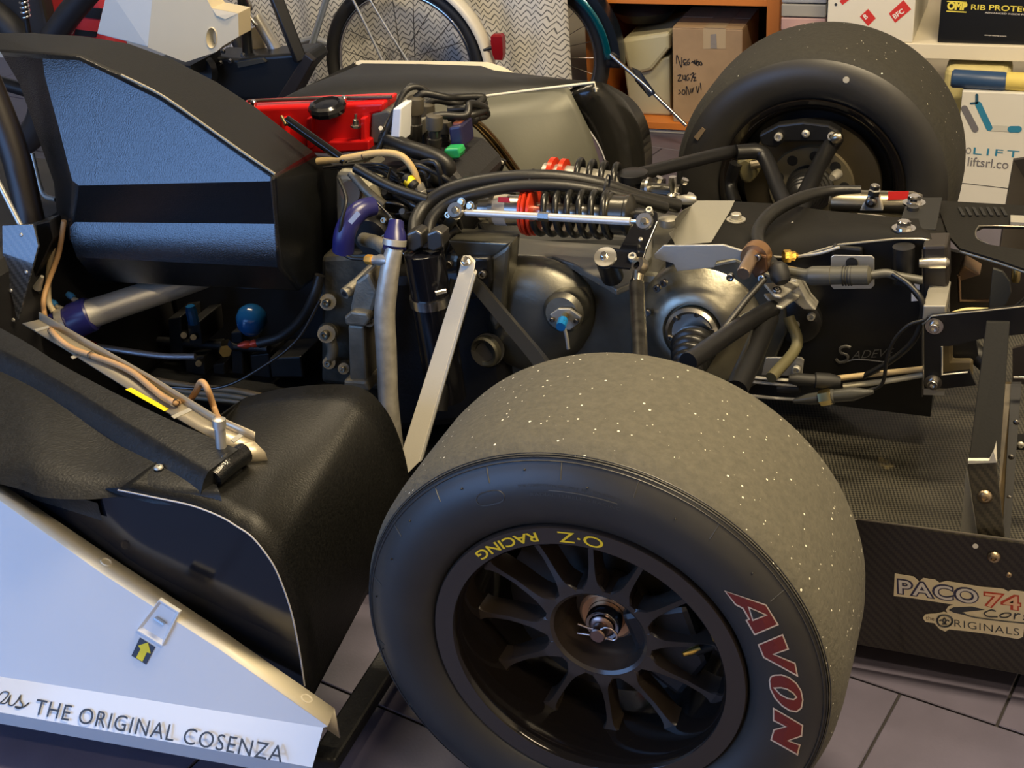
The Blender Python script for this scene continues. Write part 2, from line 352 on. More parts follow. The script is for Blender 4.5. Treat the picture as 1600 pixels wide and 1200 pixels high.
# big outlined letters on the sidewall: traced outlines unprojected on the sidewall
M_lcream = mat('letter_outline_cream', (.62, .47, .33), .6); M_lred = mat('letter_dark_red', (.14, .014, .009), .55)
def onwall(px, py, lift):
    p = P(px, py, y=-.012)
    for _ in range(3):
        r = math.hypot(p.x - WO.x, p.z - WO.z); p = P(px, py, y=side_y(r) - lift)
    return p
def crop4(pts): return [(960 + x / 4, 900 + y / 4) for x, y in pts]
def inset(pts, d):
    n = len(pts); out = []; ar = sum(pts[i][0] * pts[(i + 1) % n][1] - pts[(i + 1) % n][0] * pts[i][1] for i in range(n)); sg = 1 if ar > 0 else -1
    for i in range(n):
        a, b_, c = V(pts[i - 1]).to_2d(), V(pts[i]).to_2d(), V(pts[(i + 1) % n]).to_2d()
        e1 = (b_ - a).normalized(); e2 = (c - b_).normalized(); n1 = V((-e1.y, e1.x)) * sg; n2 = V((-e2.y, e2.x)) * sg
        k = n1 + n2; k = k / max(.35, k.length_squared / 2) if k.length > 1e-6 else n1; out.append(tuple(b_ + k * d))
    return out
GL = {'A': ([(685, 90), (950, 178), (1028, 306), (875, 372), (818, 275), (836, 268), (800, 205), (755, 182)], [(846, 203), (942, 244), (868, 272)]),
      'V': ([(895, 428), (1053, 362), (1092, 459), (1003, 490), (1132, 543), (1150, 632), (930, 512)], None),
      'O': ([(1000, 616), (1045, 614), (1095, 632), (1140, 668), (1170, 715), (1182, 775), (1172, 828), (1140, 853), (1095, 846), (1045, 815), (1000, 765), (972, 710), (964, 655), (975, 627)], [(1008, 704), (1040, 702), (1080, 712), (1115, 735), (1133, 758), (1120, 768), (1085, 762), (1040, 738)]),
      'N': ([(990, 820), (1181, 932), (1173, 1003), (1092, 1030), (1164, 1053), (1147, 1124), (974, 1026), (994, 958), (1062, 941), (990, 906)], None)}
for ch, (outl, hole) in GL.items():
    b_ = MB()
    def lay(pts, lift, mi):
        b_.cur = mi; pl = crop4(pts); bm = bmesh.new(); vs = [bm.verts.new((x, y, 0)) for x, y in pl]; bm.faces.new(vs)
        bmesh.ops.triangulate(bm, faces=bm.faces[:]); bmesh.ops.subdivide_edges(bm, edges=bm.edges[:], cuts=3, use_grid_fill=True); bm.verts.index_update()
        b_.add([onwall(v.co.x, v.co.y, lift) for v in bm.verts], [[q.index for q in f.verts] for f in bm.faces]); bm.free()
    lay(outl, .0008, 0); lay(inset(outl, 9), .0013, 1)
    if hole: lay(inset(hole, -8), .0018, 0); lay(hole, .0023, 2)
    b_.build('tyre_lettering', [M_lcream, M_lred, M_side], wheel, 0, label='dark red letter with cream outline')

# yellow lettering round the lip
def lip(th0, r0, yy=-.0004): return lambda a, b: V((WO.x + (r0 - b) * math.cos(math.radians(th0) + a / (r0 - .007)), yy + max(0, (.181 - (r0 - b)) / .021 * .0015), WO.z + (r0 - b) * math.sin(math.radians(th0) + a / (r0 - .007))))
M_ylet = mat('yellow_lettering', (.82, .56, .02), .5)
lettering('O·Z', lip(80.5, .1775), 'rim_lettering', M_ylet, wheel, width=.050, height=.0145, bold=.004)
lettering('RACING', lip(105.5, .1765), 'rim_lettering', M_ylet, wheel, width=.083, height=.0125, bold=.016)

# hub: copper cone ring, steel nut, stub with R clip, valve
M_copper = mat('copper_ring', (.55, .28, .13), .35, .7)
M_rim_lip = M_gloss
MB().lathe([(.0345, .100), (.0335, .086), (.030, .0835), (.0225, .0845), (.0225, .100)], WO, (0, 1, 0), 48, caps=False).build('cone_ring', M_copper, wheel, 40, label='copper coloured ring round the wheel nut')
MB().lathe([(.0222, .100), (.0220, .082), (.0205, .0665), (.0195, .0655), (.0160, .0662), (.0155, .085)], WO, (0, 1, 0), 48, caps=False).build('centre_nut', mat('polished_steel', (.33, .32, .32), .14, 1), wheel, 40)
MB().lathe([(.0150, .085), (.0145, .0640), (.0125, .062), (.0098, .0615), (.0095, .0480), (.0080, .0465), (0, .0465)], WO, (0, 1, 0), 36, caps=False).build('stub_shaft', mat('stub_steel', (.30, .21, .18), .3, 1), wheel, 40)
cz = .28; cp = [(-.028, .010, .0105), (-.012, .010, .0075), (.004, .010, .0085), (.010, .010, .0125), (.019, .010, .0120), (.0265, .010, .004), (.023, .010, -.004), (.012, .010, -.004), (-.004, .010, -.003), (-.029, .010, -.004)]
cp = [(x * .85 , y + .041, z * .95) for x, y, z in cp]
MB().tube([V((x, y, cz + z)) for x, y, z in cp], .0014, 8, 6).build('spring_clip', mat('clip_wire', (.62, .52, .47), .25, 1), wheel, 60, label='bent wire R-clip through the stub')
vp = polar(0, .28, .118, math.radians(3), .052)
MB().lathe([(.0045, 0), (.0045, .011), (.0035, .013), (.003, .02), (0, .02)], vp, (-.75, -.6, -.1), 14).build('valve', mat('brass', (.62, .45, .14), .3, 1), wheel, 40, label='brass tyre valve')
MB().lathe([(.006, 0), (.006, .004), (.0045, .012), (.0045, .03)], vp + V((.02, .014, 0)), (-.75, -.6, -.1), 12).build('valve_stem', M_matt, wheel, 40)
# copper-coloured scrap of label stuck on the far tyre and a wheel balance pip
sc_ = MB(); sc_.prism(P3((1084, 214, 1.4365), (1097, 199, 1.4365), (1102, 203, 1.4365), (1090, 220, 1.4365)), (0, .002, 0)); sc_.build('label_scrap', mat('copper_foil', (.45, .33, .2), .3, .6), wheel2, 0, label='small copper coloured label scrap')
MB().lathe([(0, 0), (.006, 0), (.006, .002), (0, .002)], P(1322, 125, y=1.437), (0, 1, 0), 16).build('white_dot', mat('pale_dot', (.45, .42, .34), .6), wheel2, 40)
q = P3((1083, 215, 1.452), (1099, 199, 1.452), (1101, 203, 1.452), (1088, 221, 1.452))
# ---------------------------------------------------------------- near side pod
pod = part('side_pod', car, 'white side pod with cream edge and black top, ahead of the near wheel')
nU = V((-.04, -math.cos(math.radians(20)), math.sin(math.radians(20)))); cA = P(0, 1057, y=-.066); cB = P(505, 1137, y=-.034)
ext = lambda a, b, t: a + (b - a) * t
nU = (cB - cA).cross(V((0, math.sin(math.radians(17)), math.cos(math.radians(17))))).normalized()
up = lambda x, y: PP(x, y, cA, nU)
c_top = [up(-260, 640), up(0, 783), up(160, 897), (up(340, 1013)), up(512, 1135)]
c_in = [P(x, y, y=q.y + .032) for (x, y), q in zip([(-260, 600), (0, 755), (165, 866), (345, 985), (522, 1108)], c_top)]
cA2 = ext(cA, cB, -.55)
bl = [P(-280, 1066, z=.088), P(0, 1113, z=.086), P(240, 1156, z=.084), P(488, 1199, z=.082)]
b_ = MB()
row0 = c_top; row1 = [ext(cA, cB, t) for t in (-.55, 0, .32, .68, 1.0)]; row2 = [bl[0], bl[1], ext(bl[1], bl[3], .32), ext(bl[1], bl[3], .68), bl[3]]
back = [p + V((0, .012, -.035)) for p in row2]
b_.grid([row0, row1]); b_.grid([row1, row2]); b_.grid([row2, back])
panel = b_.build('side_panel', M_white, pod, 12)
fl_ = MB(); fl_.grid([c_in, c_top]); fl_.grid([c_in, [p + V((0, .002, -.05)) for p in c_in]])
flange = fl_.build('edge_flange', M_cream, pod, 30, solid=.0025, label='cream edge strip along the white panel')
for x, y in ((166, 878), (479, 1092)):
    i = 1 if x < 300 else 3; n = (c_in[i + 1] - c_in[i]).cross(c_top[i] - c_in[i]).normalized()
    if n.z < 0: n = -n
    c = PP(x, y, c_in[i], n)
    MB().lathe([(.0078, -.001), (.0078, .0012), (.0062, .0014), (.0052, .0002), (0, .0002)], c, n, 24).build('fastener_hole', M_cream, pod, 40)
# jack socket recessed in the panel and the arrow sticker
pu = V(nU).normalized()
if pu.y > 0: pu = -pu
uu = (cB - cA).normalized(); vv = pu.cross(uu).normalized()
if vv.z < 0: vv = -vv
sc = up(247, 968)
k = [up(252, 936), up(282, 955), up(256, 1006), up(217, 982)]; kc = sum(k, V()) / 4; bot = [kc + (p - kc) * .55 - pu * .018 for p in k]
b_ = MB(); b_.cur = 0
for i in range(4):
    j = (i + 1) % 4; b_.poly([k[i] + pu * .0012, k[j] + pu * .0012, bot[j] + pu * .0175, bot[i] + pu * .0175])
b_.poly([q + pu * .0175 for q in bot])
b_ = MB(); ring = lambda sc_, d: [kc + (p - kc) * sc_ + pu * d for p in k]
b_.loft([ring(1.08, 0), ring(1.04, .005), ring(.98, .005), ring(.80, .0012)], caps=False); b_.poly(ring(.80, .0012))
b_.build('jack_socket', M_white, pod, 20, label='square white jacking socket with raised rim')
mid = kc + pu * .004; e1 = (k[1] - k[0]).normalized(); e2 = (k[2] - k[1]).normalized()
MB().box(mid - e2 * .002, e1 * .0075, e2 * .0014, pu * .003).build('socket_pin', M_steel, pod, 0)
bx = [up(219, 996), up(243, 1011), up(229, 1038), up(206, 1024)]
MB().prism([p + pu * .0006 for p in bx], pu * .0004).build('arrow_sticker', mat('sticker_black', (.03, .03, .045), .4), pod, 0)
ar = [up(232, 1003), up(236.5, 1020.5), up(230.5, 1018.5), up(223.5, 1033), up(213.5, 1027), up(220.5, 1013.5), up(217, 1008)]
MB().prism([p + pu * .0012 for p in ar], pu * .0004).build('arrow', M_yellow, pod, 0, label='yellow arrow')
# lettering on the lower band
nL = (row1[4] - row1[1]).cross(row2[1] - row1[1]).normalized(); nL = -nL if nL.y > 0 else nL
lp = lambda x, y: PP(x, y, row1[1], nL) + nL * .0006
M_ink = mat('dark_grey_lettering', (.035, .04, .05), .5)
o_ = lp(52, 1116); e_ = lp(440, 1192); uxx = (e_ - o_).normalized(); vtop = lp(448, 1170); hh = (lp(62, 1093) - o_); vyy = hh - uxx * hh.dot(uxx); vyy.normalize()
lettering('THE ORIGINAL COSENZA', plane_fn(o_, uxx, vyy), 'panel_lettering', M_ink, pod, width=(e_ - o_).length, height=hh.dot(vyy) * 1.02, space=1.12)
sc_fn = lambda x, y: lp(x, y)
MB_ = strokes([[(-16, 1110), (-2, 1100), (8, 1092), (14, 1083), (6, 1081), (-2, 1088), (-2, 1097), (8, 1099), (14, 1092), (17, 1086), (14, 1100), (20, 1102), (28, 1094), (33, 1086), (32, 1094), (36, 1102), (30, 1107), (24, 1104), (36, 1105), (46, 1098)]], sc_fn, .0009)
MB_.build('panel_lettering', M_ink, pod, 60)
# smooth black side below the deck, behind the flange
zd = .392
Nc = P3((186, 765, .022), (245, 777, .022), (300, 789, .022), (345, 806, .022), (372, 822, .022), (395, 838, .022), (418, 866, .022), (435, 895, .022), (455, 950, .022), (468, 1010, .022), (476, 1062, .022), (482, 1100, .022))
yin = .027
inner = [V((p.x, yin, p.z - .02)) for p in c_in]
edge = [P(-260, 690, y=yin), P(0, 742, y=yin)] + [P(60, 768, y=yin)]
yi = lambda x: yin + max(0., -.62 - x) * .14
tc_ = smooth_path([P(-260, 690, y=yi(-1.1)), P(0, 748, y=yi(-.86)), P(60, 768, y=yi(-.78)), P(130, 766, y=yi(-.7))] + Nc[:-1], 3); tc_ = [V((p.x, max(yin, yi(p.x)), p.z)) for p in tc_]
bc_ = [V((p.x, p.y + .004, max(.05, min(p.z - .26, .2)))) for p in tc_]
b_ = MB(); b_.grid([tc_, [p.lerp(q, .5) for p, q in zip(tc_, bc_)], bc_]); b_.build('inner_side', M_navy, pod, 60)
# wheel guard: bent sheet
Fc = P3((400, 650, .25), (378, 625, .29), (400, 618, .30), (430, 610, .31), (465, 605, .315), (500, 602, .32), (540, 602, .32), (575, 612, .32), (605, 645, .32), (625, 690, .32), (637, 740, .32), (640, 800, .32))
Fc[0] = P(350, 645, z=.397)
rows = []
for t in np.linspace(0, 1, 7): rows.append([n_.lerp(f_, float(t)) for n_, f_ in zip(Nc, Fc)])
# smoother: resample both rails
Ns = smooth_path(Nc, 5); Fs = smooth_path(Fc, 5); rows = [[n_.lerp(f_, float(t)) for n_, f_ in zip(Ns, Fs)] for t in np.linspace(0, 1, 9)]
b_ = MB(); b_.grid(rows); g = b_.build('wheel_guard', M_guard, pod, 60, solid=.0022, label='curved black plastic sheet in front of the tyre')
MB().tube([p + V((0, -.002, .0006)) for p in Ns[:-4]], .0011, 6, 0).build('sheet_edge', mat('bare_sheet_edge', (.42, .42, .45), .4), pod, 60)
bolt(pod, P(248, 731, z=.397), (0, 0, 1), .0062, 'button', M_dull)
# deck with moulded rail, and the aluminium channel
D = lambda x, y, z=zd: P(x, y, z=z)
b_ = MB()
outer = [D(-260, 690), D(0, 745), D(60, 764), D(130, 768), D(190, 764), D(250, 776), D(345, 775)]
rail = [D(-260, 430), D(0, 562), D(60, 592), D(130, 634), D(190, 670), D(250, 708), D(335, 748)]
sub = [[a.lerp(c, float(t)) + V((0, 0, -.012 * max(0, (t - .80) / .2) ** 2 + .004 * math.sin(a.x * 19) * math.sin(t * 3.1))) for a, c in zip(smooth_path(rail, 4), smooth_path(outer, 4))] for t in np.linspace(0, 1, 12)]
last = sub[-1]; d12 = last[:13]
b_.grid([d12, [V((p.x, max(p.y + .0, yi(p.x) - .004), p.z - .018)) for p in d12], [V((p.x, max(p.y, yi(p.x) - .004), p.z - .045)) for p in d12]])
b_.grid(sub); b_.build('deck', M_deck, pod, 70)
# rail: raised box section with rounded crest
zt = zd + .022
r1 = [D(-260, 425, zt), D(0, 548, zt), D(100, 602, zt), D(200, 664, zt), D(325, 738, zt)]
r2 = [D(-260, 380, zt), D(0, 512, zt), D(100, 572, zt), D(240, 644, zt), D(372, 702, zt)]
r0 = [p + V((-.006, -.016, -.024)) for p in r1]; r3 = [p + V((.0, .0, -.06)) for p in r2]
ra = [p.lerp(q, .10) + V((0, 0, .001)) for p, q in zip(r1, r2)]; rb_ = [p + V((-.003, -.008, -.008)) for p in r1]
b_ = MB(); b_.grid([smooth_path(r_, 5) for r_ in (r0, rb_, r1, ra, r2, r3)]); e0 = [r[-1] for r in (r0, rb_, r1, ra, r2, r3)]
b_.poly(e0); b_.build('moulded_rail', M_deck, pod, 75, bevel=0)
# corner hump of the rail end
MB().tube([D(332, 748, zd + .006), D(352, 728, zd + .008), D(381, 708, zd + .006)], [.013, .015, .014], 16, 4).build('rail_end', M_lam, pod, 60)
ch1 = [D(35, 506, .404), D(100, 545, .404), D(200, 608, .404), D(300, 668, .404), D(352, 697, .404)]
ch2 = [D(62, 500, .404), D(130, 540, .404), D(235, 600, .404), D(335, 662, .404), D(398, 690, .404)]
b_ = MB(); b_.grid([ch1, ch2]); b_.grid([ch2, [p + V((0, .004, .012)) for p in ch2]]); b_.grid([[ch1[-1], ch2[-1]], [ch1[-1] + V((.014, -.004, -.012)), ch2[-1] + V((.014, -.002, -.012))], [ch1[-1] + V((.016, -.003, -.03)), ch2[-1] + V((.016, -.001, -.03))]])
b_.build('aluminium_channel', mat('channel_alloy', (.50, .44, .33), .42, .6, bump=.1, bscale=200), pod, 25, solid=.002, label='dull aluminium channel along the pod top')
for a_, c_ in (((55, 517), (77, 511)), ((112, 560), (131, 551)), ((270, 653), (298, 640)), ((363, 690), (380, 678))):
    p, q = D(*a_, .4052), D(*c_, .4052); d = V((.004, -.0025, 0)); MB().prism([p - d, q - d, q + d, p + d], (0, 0, .001)).build('channel_fold', M_dull, pod, 0)
q = [D(196, 609, .4056), D(205, 606, .4056), D(264, 639, .4056), D(257, 643, .4056)]
MB().prism(q, (0, 0, .0006)).build('yellow_label', mat('bright_yellow_label', (.88, .68, .0), .5), pod, 0)
# quick coupling with hose standing on the rail
pin0 = D(347, 708, .405); pin1 = P(342, 655, y=pin0.y + .004)
d_ = (pin1 - pin0); b_ = MB(); b_.lathe([(.0145, 0), (.0145, .002), (.007, .003), (.007, d_.length * .75), (.0085, d_.length * .76), (.0085, d_.length), (.004, d_.length + .002), (0, d_.length + .002)], pin0, d_, 18); b_.build('hose_coupling', M_alloy, pod, 35, label='silver hose coupling on the rail end')
MB().tube([P(100, 345, y=.58), P(92, 395, y=.575), P(76, 440, y=.56), P(68, 470, y=.535), P(71, 498, y=.51), D(82, 519, .413), D(108, 542, .412), D(142, 555, .412), D(176, 567, .412), D(207, 582, .412), D(237, 606, .412), D(256, 621, .412), D(275, 629, .412), P(292, 629, y=.27), P(305, 614, y=.262), P(314, 597, y=.257), P(324, 608, y=.25), P(337, 645, y=.245), pin1], .0046, 12, 8).build('tan_hose', M_tan, pod, 60, label='tan braided hose clipped along the channel')
for x, y in ((142, 555), (275, 629), (80, 517)):
    c = D(x, y, .414); MB().lathe([(.0053, -.0015), (.0053, .0015)], c, (.8, -.55, 0), 14, caps=False).build('cable_tie', M_matt, pod, 60)
# floor lip beneath the wheel guard
b_ = MB(); b_.prism([V((-.372, -.03, .035)), V((-.335, -.02, .035)), V((-.338, .24, .035)), V((-.375, .24, .035))], (0, 0, .02)); b_.build('floor_lip', M_deck, pod, 0, bevel=.004)
# ================================================================ car: body over the engine, engine, gearbox, suspension
def T(name, pts, rpx, m, parent, seg=12, smooth=8, label=None, flat=1.0):
    ps = P3(*pts); r = S(rpx, ps[0]) if not isinstance(rpx, (list, tuple)) else [S(a, p) for a, p in zip(rpx, ps)]
    return MB().tube(ps, r, seg, smooth, flat=flat).build(name, m, parent, 60, label=label)
def plate(name, pts, y, th, m, parent, bevel=.0012, label=None):
    return MB().prism(Ps(y, *pts), (0, th, 0)).build(name, m, parent, 0, bevel=bevel, bseg=1, label=label)
def L_(name, prof, a, b, m, parent, seg=24, label=None, smooth=35):   # turned piece along a->b, profile in px: (radius, along 0..1)
    a, b = V(a), V(b); d = b - a; k = S(1, a)
    return MB().lathe([(r * k, t * d.length) for r, t in prof], a, d, seg).build(name, m, parent, smooth, label=label)
UPN = V((0, -.45, .89))

# ---------------------------------------------------------------- airbox
air = part('airbox', car, 'large faceted glossy black laminate airbox on the near side of the engine')
ka, kb = P(115, 290, y=.56), P(430, 283, y=.56)
t20 = math.radians(19); nA = (kb - ka).cross(V((0, math.sin(t20), math.cos(t20)))).normalized()
A_ = lambda x, y: PP(x, y, ka, nA)
topA = [A_(70, 119), A_(190, 117), A_(250, 147), A_(310, 188), A_(370, 231), A_(430, 272)]
pA = topA + [kb, ka, A_(92, 200)]
hi0 = P(65, 83, y=topA[0].y + .0155); hi1 = P(125, 86, y=topA[0].y + .015)
inner_ = [hi0, hi1] + topA[1:]
outer_ = [P(60, 51, y=.80), P(130, 55, y=.80), P(200, 66, y=.80), P(270, 91, y=.80), P(340, 127, y=.80), P(400, 166, y=.80), P(490, 236, y=.80)]
bc0, bc1 = P(109, 347, y=.580), P(436, 350, y=.580); bm0, bm1 = P(110, 374, y=.569), P(438, 386, y=.569); bn0, bn1 = P(120, 402, y=.572), P(441, 418, y=.572); b0, b1 = P(152, 442, y=.63), P(470, 456, y=.63)
rt, rb = P(528, 262, y=.80), P(524, 415, y=.80)
front = [P(0, 85, y=.74), P(30, 130, y=.70), P(58, 210, y=.66), P(84, 285, y=.63), P(90, 345, y=.62), P(98, 395, y=.63)]
b_ = MB()
b_.poly(pA); b_.poly([topA[0], topA[1], hi1, hi0])
io = [hi0, hi1, topA[1], topA[2], topA[3], topA[4], topA[5]]
b_.cur = 1
for i in range(6): b_.poly([io[i], io[i + 1], outer_[i + 1], outer_[i]])
fl0 = P(0, 80, y=.70); fo0 = P(-20, 52, y=.80)
b_.poly([fl0, hi0, outer_[0], fo0]); b_.cur = 0
b_.poly([ka, kb, bc1, bc0]); b_.poly([bc0, bc1, bm1, bm0]); b_.poly([bm0, bm1, bn1, bn0]); b_.poly([bn0, bn1, b1, b0])
b_.poly([topA[5], outer_[6], rt, rb, b1, bn1, bm1, bc1, kb])
strip_near = [hi0, topA[0], A_(92, 200), ka, bc0, bm0]; strip_far = [fl0, front[1], front[2], front[3], front[4], front[5]]
for i in range(5): b_.poly([strip_near[i], strip_near[i + 1], strip_far[i + 1], strip_far[i]])
bk = [V((p.x, .97, p.z)) for p in (outer_[0], outer_[3], outer_[6], rt, rb, b0)]
far_ = [P(130, 55, y=.80) + V((0, .004, -.02))]
b_.poly([b0, b1, rb, V((b0.x, .80, rb.z))])
bt = [V((p.x, p.y, rb.z)) for p in outer_]; 
for i in range(6): b_.poly([outer_[i], outer_[i + 1], bt[i + 1] if i < 5 else rb, bt[i]])
bm_ = bmesh.new(); vs_ = [bm_.verts.new(p) for p in b_.v]
for f in b_.f: bm_.faces.new([vs_[i] for i in f])
bmesh.ops.remove_doubles(bm_, verts=bm_.verts, dist=.0008); bmesh.ops.recalc_face_normals(bm_, faces=bm_.faces)
b2 = MB(); bm_.verts.index_update(); bm_.faces.index_update(); b2.mi = []; b2.add([v.co for v in bm_.verts], [[v.index for v in f.verts] for f in bm_.faces]); mi_ = [b_.mi[f.index] if f.index < len(b_.mi) else 0 for f in bm_.faces]; bm_.free(); b2.mi = mi_
shell = b2.build('shell', [M_lam, mat('matt_laminate', (.007, .007, .007), .55, spec=.3, bump=.35, bscale=420)], air, 30, bevel=.009, bseg=4)
MB().tube([p + V((.0005, -.001, .0)) for p in topA[1:]], .0022, 8, 5).build('bright_edge', mat('worn_edge', (.30, .27, .2), .3, .4), air, 60)

# roll hoop, carbon plate and lines left of the airbox
chas = part('chassis', car, 'black tube frame and flat floor of the car')
MB().tube(P3((-40, 80, .64), (20, 230, .62), (48, 345, .60)), .024, 16, 6).build('roll_bar', mat('brown_black_paint', (.018, .014, .012), .4), chas, 60)
MB().tube(P3((-10, 270, .55), (32, 352, .54)), .0045, 10, 0).build('silver_rod', M_alloy, chas, 60)
pc0 = P(3, 352, y=.53); CPp = lambda x, y, d=0: PP(x, y, pc0, nA) + nA * d
nA = nA if nA.y < 0 else -nA
MB().prism([CPp(*q) for q in [(3, 352), (52, 350), (60, 384), (27, 503), (19, 466), (4, 420)]], nA * -.004).build('carbon_plate', weave('blue_carbon_plate', 'XZ', .004, (.03, .032, .035), (.06, .063, .068), .2, 1.0), chas, 0, bevel=.0008, bseg=1, label='carbon plate with rivets')
for x, y in ((33, 367), (41, 425), (17, 454), (21, 500)): bolt(chas, CPp(x, y), nA, .0034, 'button', M_alloy, 'rivet')
plate('side_bracket', [(56, 350), (78, 345), (84, 372), (62, 420), (46, 452), (58, 390)], .56, .03, M_black, chas, .002)
T('cream_hose', [(85, 340, .585), (84, 380, .585), (76, 430, .58), (76, 470, .57), (84, 488, .56)], 5, mat('cream_hose', (.55, .44, .27), .5, bump=.15, bscale=500), chas)
T('rod_end', [(58, 450, .55), (66, 432, .55)], [7, 3], M_dull, chas)
T('black_hose', [(60, 455, .56), (55, 475, .56), (60, 500, .55)], 5, M_hose, chas)
T('black_hose', [(50, 240, .72), (66, 300, .70), (88, 312, .68)], 4, M_dull, chas)
# big flat floor and dark engine bay walls
MB().aabb((-1.6, .36, .05), (.1, 1.35, .066)).build('under_floor', M_deck, chas, 0)
MB().aabb((-2.2, .38, .06), (-1.16, .95, .45)).build('cockpit_back', mat('cockpit_black', (.010, .010, .011), .5), chas, 0, bevel=.03)
MB().aabb((-1.16, .90, .06), (-.50, 1.15, .40)).build('engine_block', mat('engine_black', (.012, .012, .013), .5, .3), chas, 0, bevel=.015)

# ---------------------------------------------------------------- engine
eng = part('engine', car, 'engine with red cam cover, coils, hoses and cast alloy bell housing')
# coolant pipe under the airbox
L_('alloy_pipe', [(23, 0), (22, .2), (21, .7), (19, 1)], P(136, 492, y=.58), P(330, 428, y=.74), M_dull, eng, 28)
a, b = P(86, 514, y=.555), P(147, 488, y=.59)
L_('silicone_joint', [(24, 0), (25, .05), (25, .4), (28, .5), (28, .9), (25, .96)], a, b, M_blue, eng, 28, 'purple blue silicone hose joint')
for t in (.28, .72):
    c = a.lerp(b, t); d = (b - a).normalized(); MB().lathe([(.0285, -.0065), (.0310, -.0065), (.0310, .0065), (.0285, .0065)], c, d, 28, caps=False).build('hose_clamp', M_alloy, eng, 35)
    up_ = (CU - d * CU.dot(d)).normalized(); q = c + up_ * .033
    MB().cyl(q - V((.006, 0, 0)), q + V((.012, -.004, -.002)), .0045, None, 10).build('clamp_screw', M_dull, eng, 40)
    MB().lathe([(0, 0), (.005, .001), (.0065, .008), (.005, .015), (0, .016)], q - V((.004, 0, 0)) + CU * .002, V((-.8, .1, .35)), 12).build('screw_cover', mat('light_blue_cap', (.03, .17, .42), .4), eng, 60, label='light blue clamp cap')
T('braided_line', [(150, 541, .60), (200, 549, .60), (255, 556, .61), (305, 557, .62)], 5, mat('braided_steel', (.35, .35, .37), .35, .8, bump=.3, bscale=600), eng)
L_('red_fitting', [(6, 0), (8, .2), (8, .6), (5, 1)], P(126, 536, y=.6), P(152, 541, y=.6), mat('dark_red_anodised', (.28, .015, .02), .3, .6), eng, 12)
L_('brass_union', [(10, 0), (11, .2), (11, .6), (6, .7), (6, 1)], P(352, 549, y=.64), P(355, 535, y=.72), mat('gold_fitting', (.45, .36, .16), .3, 1), eng, 6)
L_('red_fitting', [(3, 0), (6, .25), (7, .4), (5, .6), (7, .75), (5, 1)], P(372, 540, y=.65), P(405, 536, y=.66), mat('red_anodised', (.5, .06, .03), .3, .5), eng, 12)
T('black_hose', [(405, 536, .66), (440, 525, .66), (470, 500, .655), (490, 465, .65), (500, 430, .66)], 8, M_hose, eng)
T('thin_line', [(500, 470, .62), (465, 530, .62), (415, 570, .62), (345, 605, .62), (260, 605, .62)], 2.4, M_dsteel, eng, 8)
for dy, r in ((0, 5), (9, 5), (17, 4)): T('tan_line', [(225, 590 + dy, .66), (300, 603 + dy, .66), (370, 610 + dy, .66), (430, 624 + dy, .66)], r, mat('dull_tan_line', (.30, .24, .15), .45), eng, 8)
c = P(393, 500, y=.80)
MB().lathe([(0, -.030), (.014, -.028), (.024, -.018), (.029, 0), (.027, .014), (.019, .024), (0, .029)], c, V((-.25, .75, .4)), 24).build('blue_cap', mat('glossy_blue_plastic', (.012, .10, .27), .18), eng, 60, label='rounded glossy blue cap')
L_('blue_plug', [(7, 0), (9, .3), (9, 1)], P(297, 478, y=.8), P(303, 505, y=.8), mat('glossy_blue_plastic'), eng, 10)
M_eng = mat('dark_engine_alloy', (.05, .05, .05), .45, .7)
for x0, y0, x1, y1, yy in ((262, 498, 282, 560, .83), (292, 505, 312, 540, .80), (288, 560, 318, 600, .82), (332, 570, 350, 640, .83), (360, 520, 378, 640, .84), (390, 555, 420, 600, .84), (420, 560, 470, 590, .82)):
    MB().prism(Ps(yy, (x0, y0), (x1, y0 - 3), (x1 + 4, y1), (x0 + 4, y1)), (0, .08, 0)).build('engine_bracket', M_eng, eng, 0, bevel=.003)
T('engine_rail', [(240, 532, .84), (420, 545, .84)], 7, M_eng, eng); T('engine_rail', [(250, 575, .85), (430, 590, .85)], 6, M_eng, eng)
for x, y in ((302, 527), (310, 568), (287, 524)): L_('stud', [(5, 0), (5, .6), (3, .6), (3, 1)], P(x, y, y=.79), P(x + 2, y - 4, y=.83), M_steel, eng, 12)
# red cam cover
def prism_y(name, pts, y0, y1, m, parent, bevel=.003, label=None):
    return MB().prism(Ps(y0, *pts), (0, y1 - y0, 0)).build(name, m, parent, 0, bevel=bevel, bseg=3, label=label)
cc = MB(); ytop = .98
f0 = Ps(.90, (385, 172), (596, 172), (592, 180), (580, 182), (573, 232), (500, 236), (420, 222)); f1 = [p + V((0, .20, .012)) for p in f0]
f2 = [V((p.x, .88, p.z)) for p in f0]
cc.prism(Ps(.88, (360, 170), (600, 160), (597, 177), (580, 181), (574, 212), (578, 236), (520, 242), (440, 238)), (0, .06, 0))
cc.build('cam_cover', M_red, eng, 0, bevel=.006, bseg=3, label='glossy red cam cover')
for x in (438, 478, 562): prism_y('cover_rib', [(x, 185), (x + 9, 184), (x + 10, 232), (x + 1, 234)], .868, .89, M_red, eng, .003)
prism_y('cover_flange', [(512, 222), (576, 220), (577, 236), (514, 239)], .862, .89, M_red, eng, .003)
T('plug_rail', [(388, 158, .90), (500, 154, .90), (612, 152, .90)], 3, mat('brown_rail', (.10, .07, .06), .35, .5), eng, 8)
for x, y in ((396, 160), (537, 154)): L_('stud', [(4, 0), (5, .3), (5, .8), (3, 1)], P(x, y + 8, y=.89), P(x, y - 4, y=.89), M_steel, eng, 12)
c = P(512, 171, y=.855); MB().lathe([(.024, -.006), (.031, -.004), (.033, .004), (.031, .010), (.024, .013), (.020, .010), (0, .011)], c, (0, -.15, 1), 12).build('oil_cap', M_gloss, eng, 25)
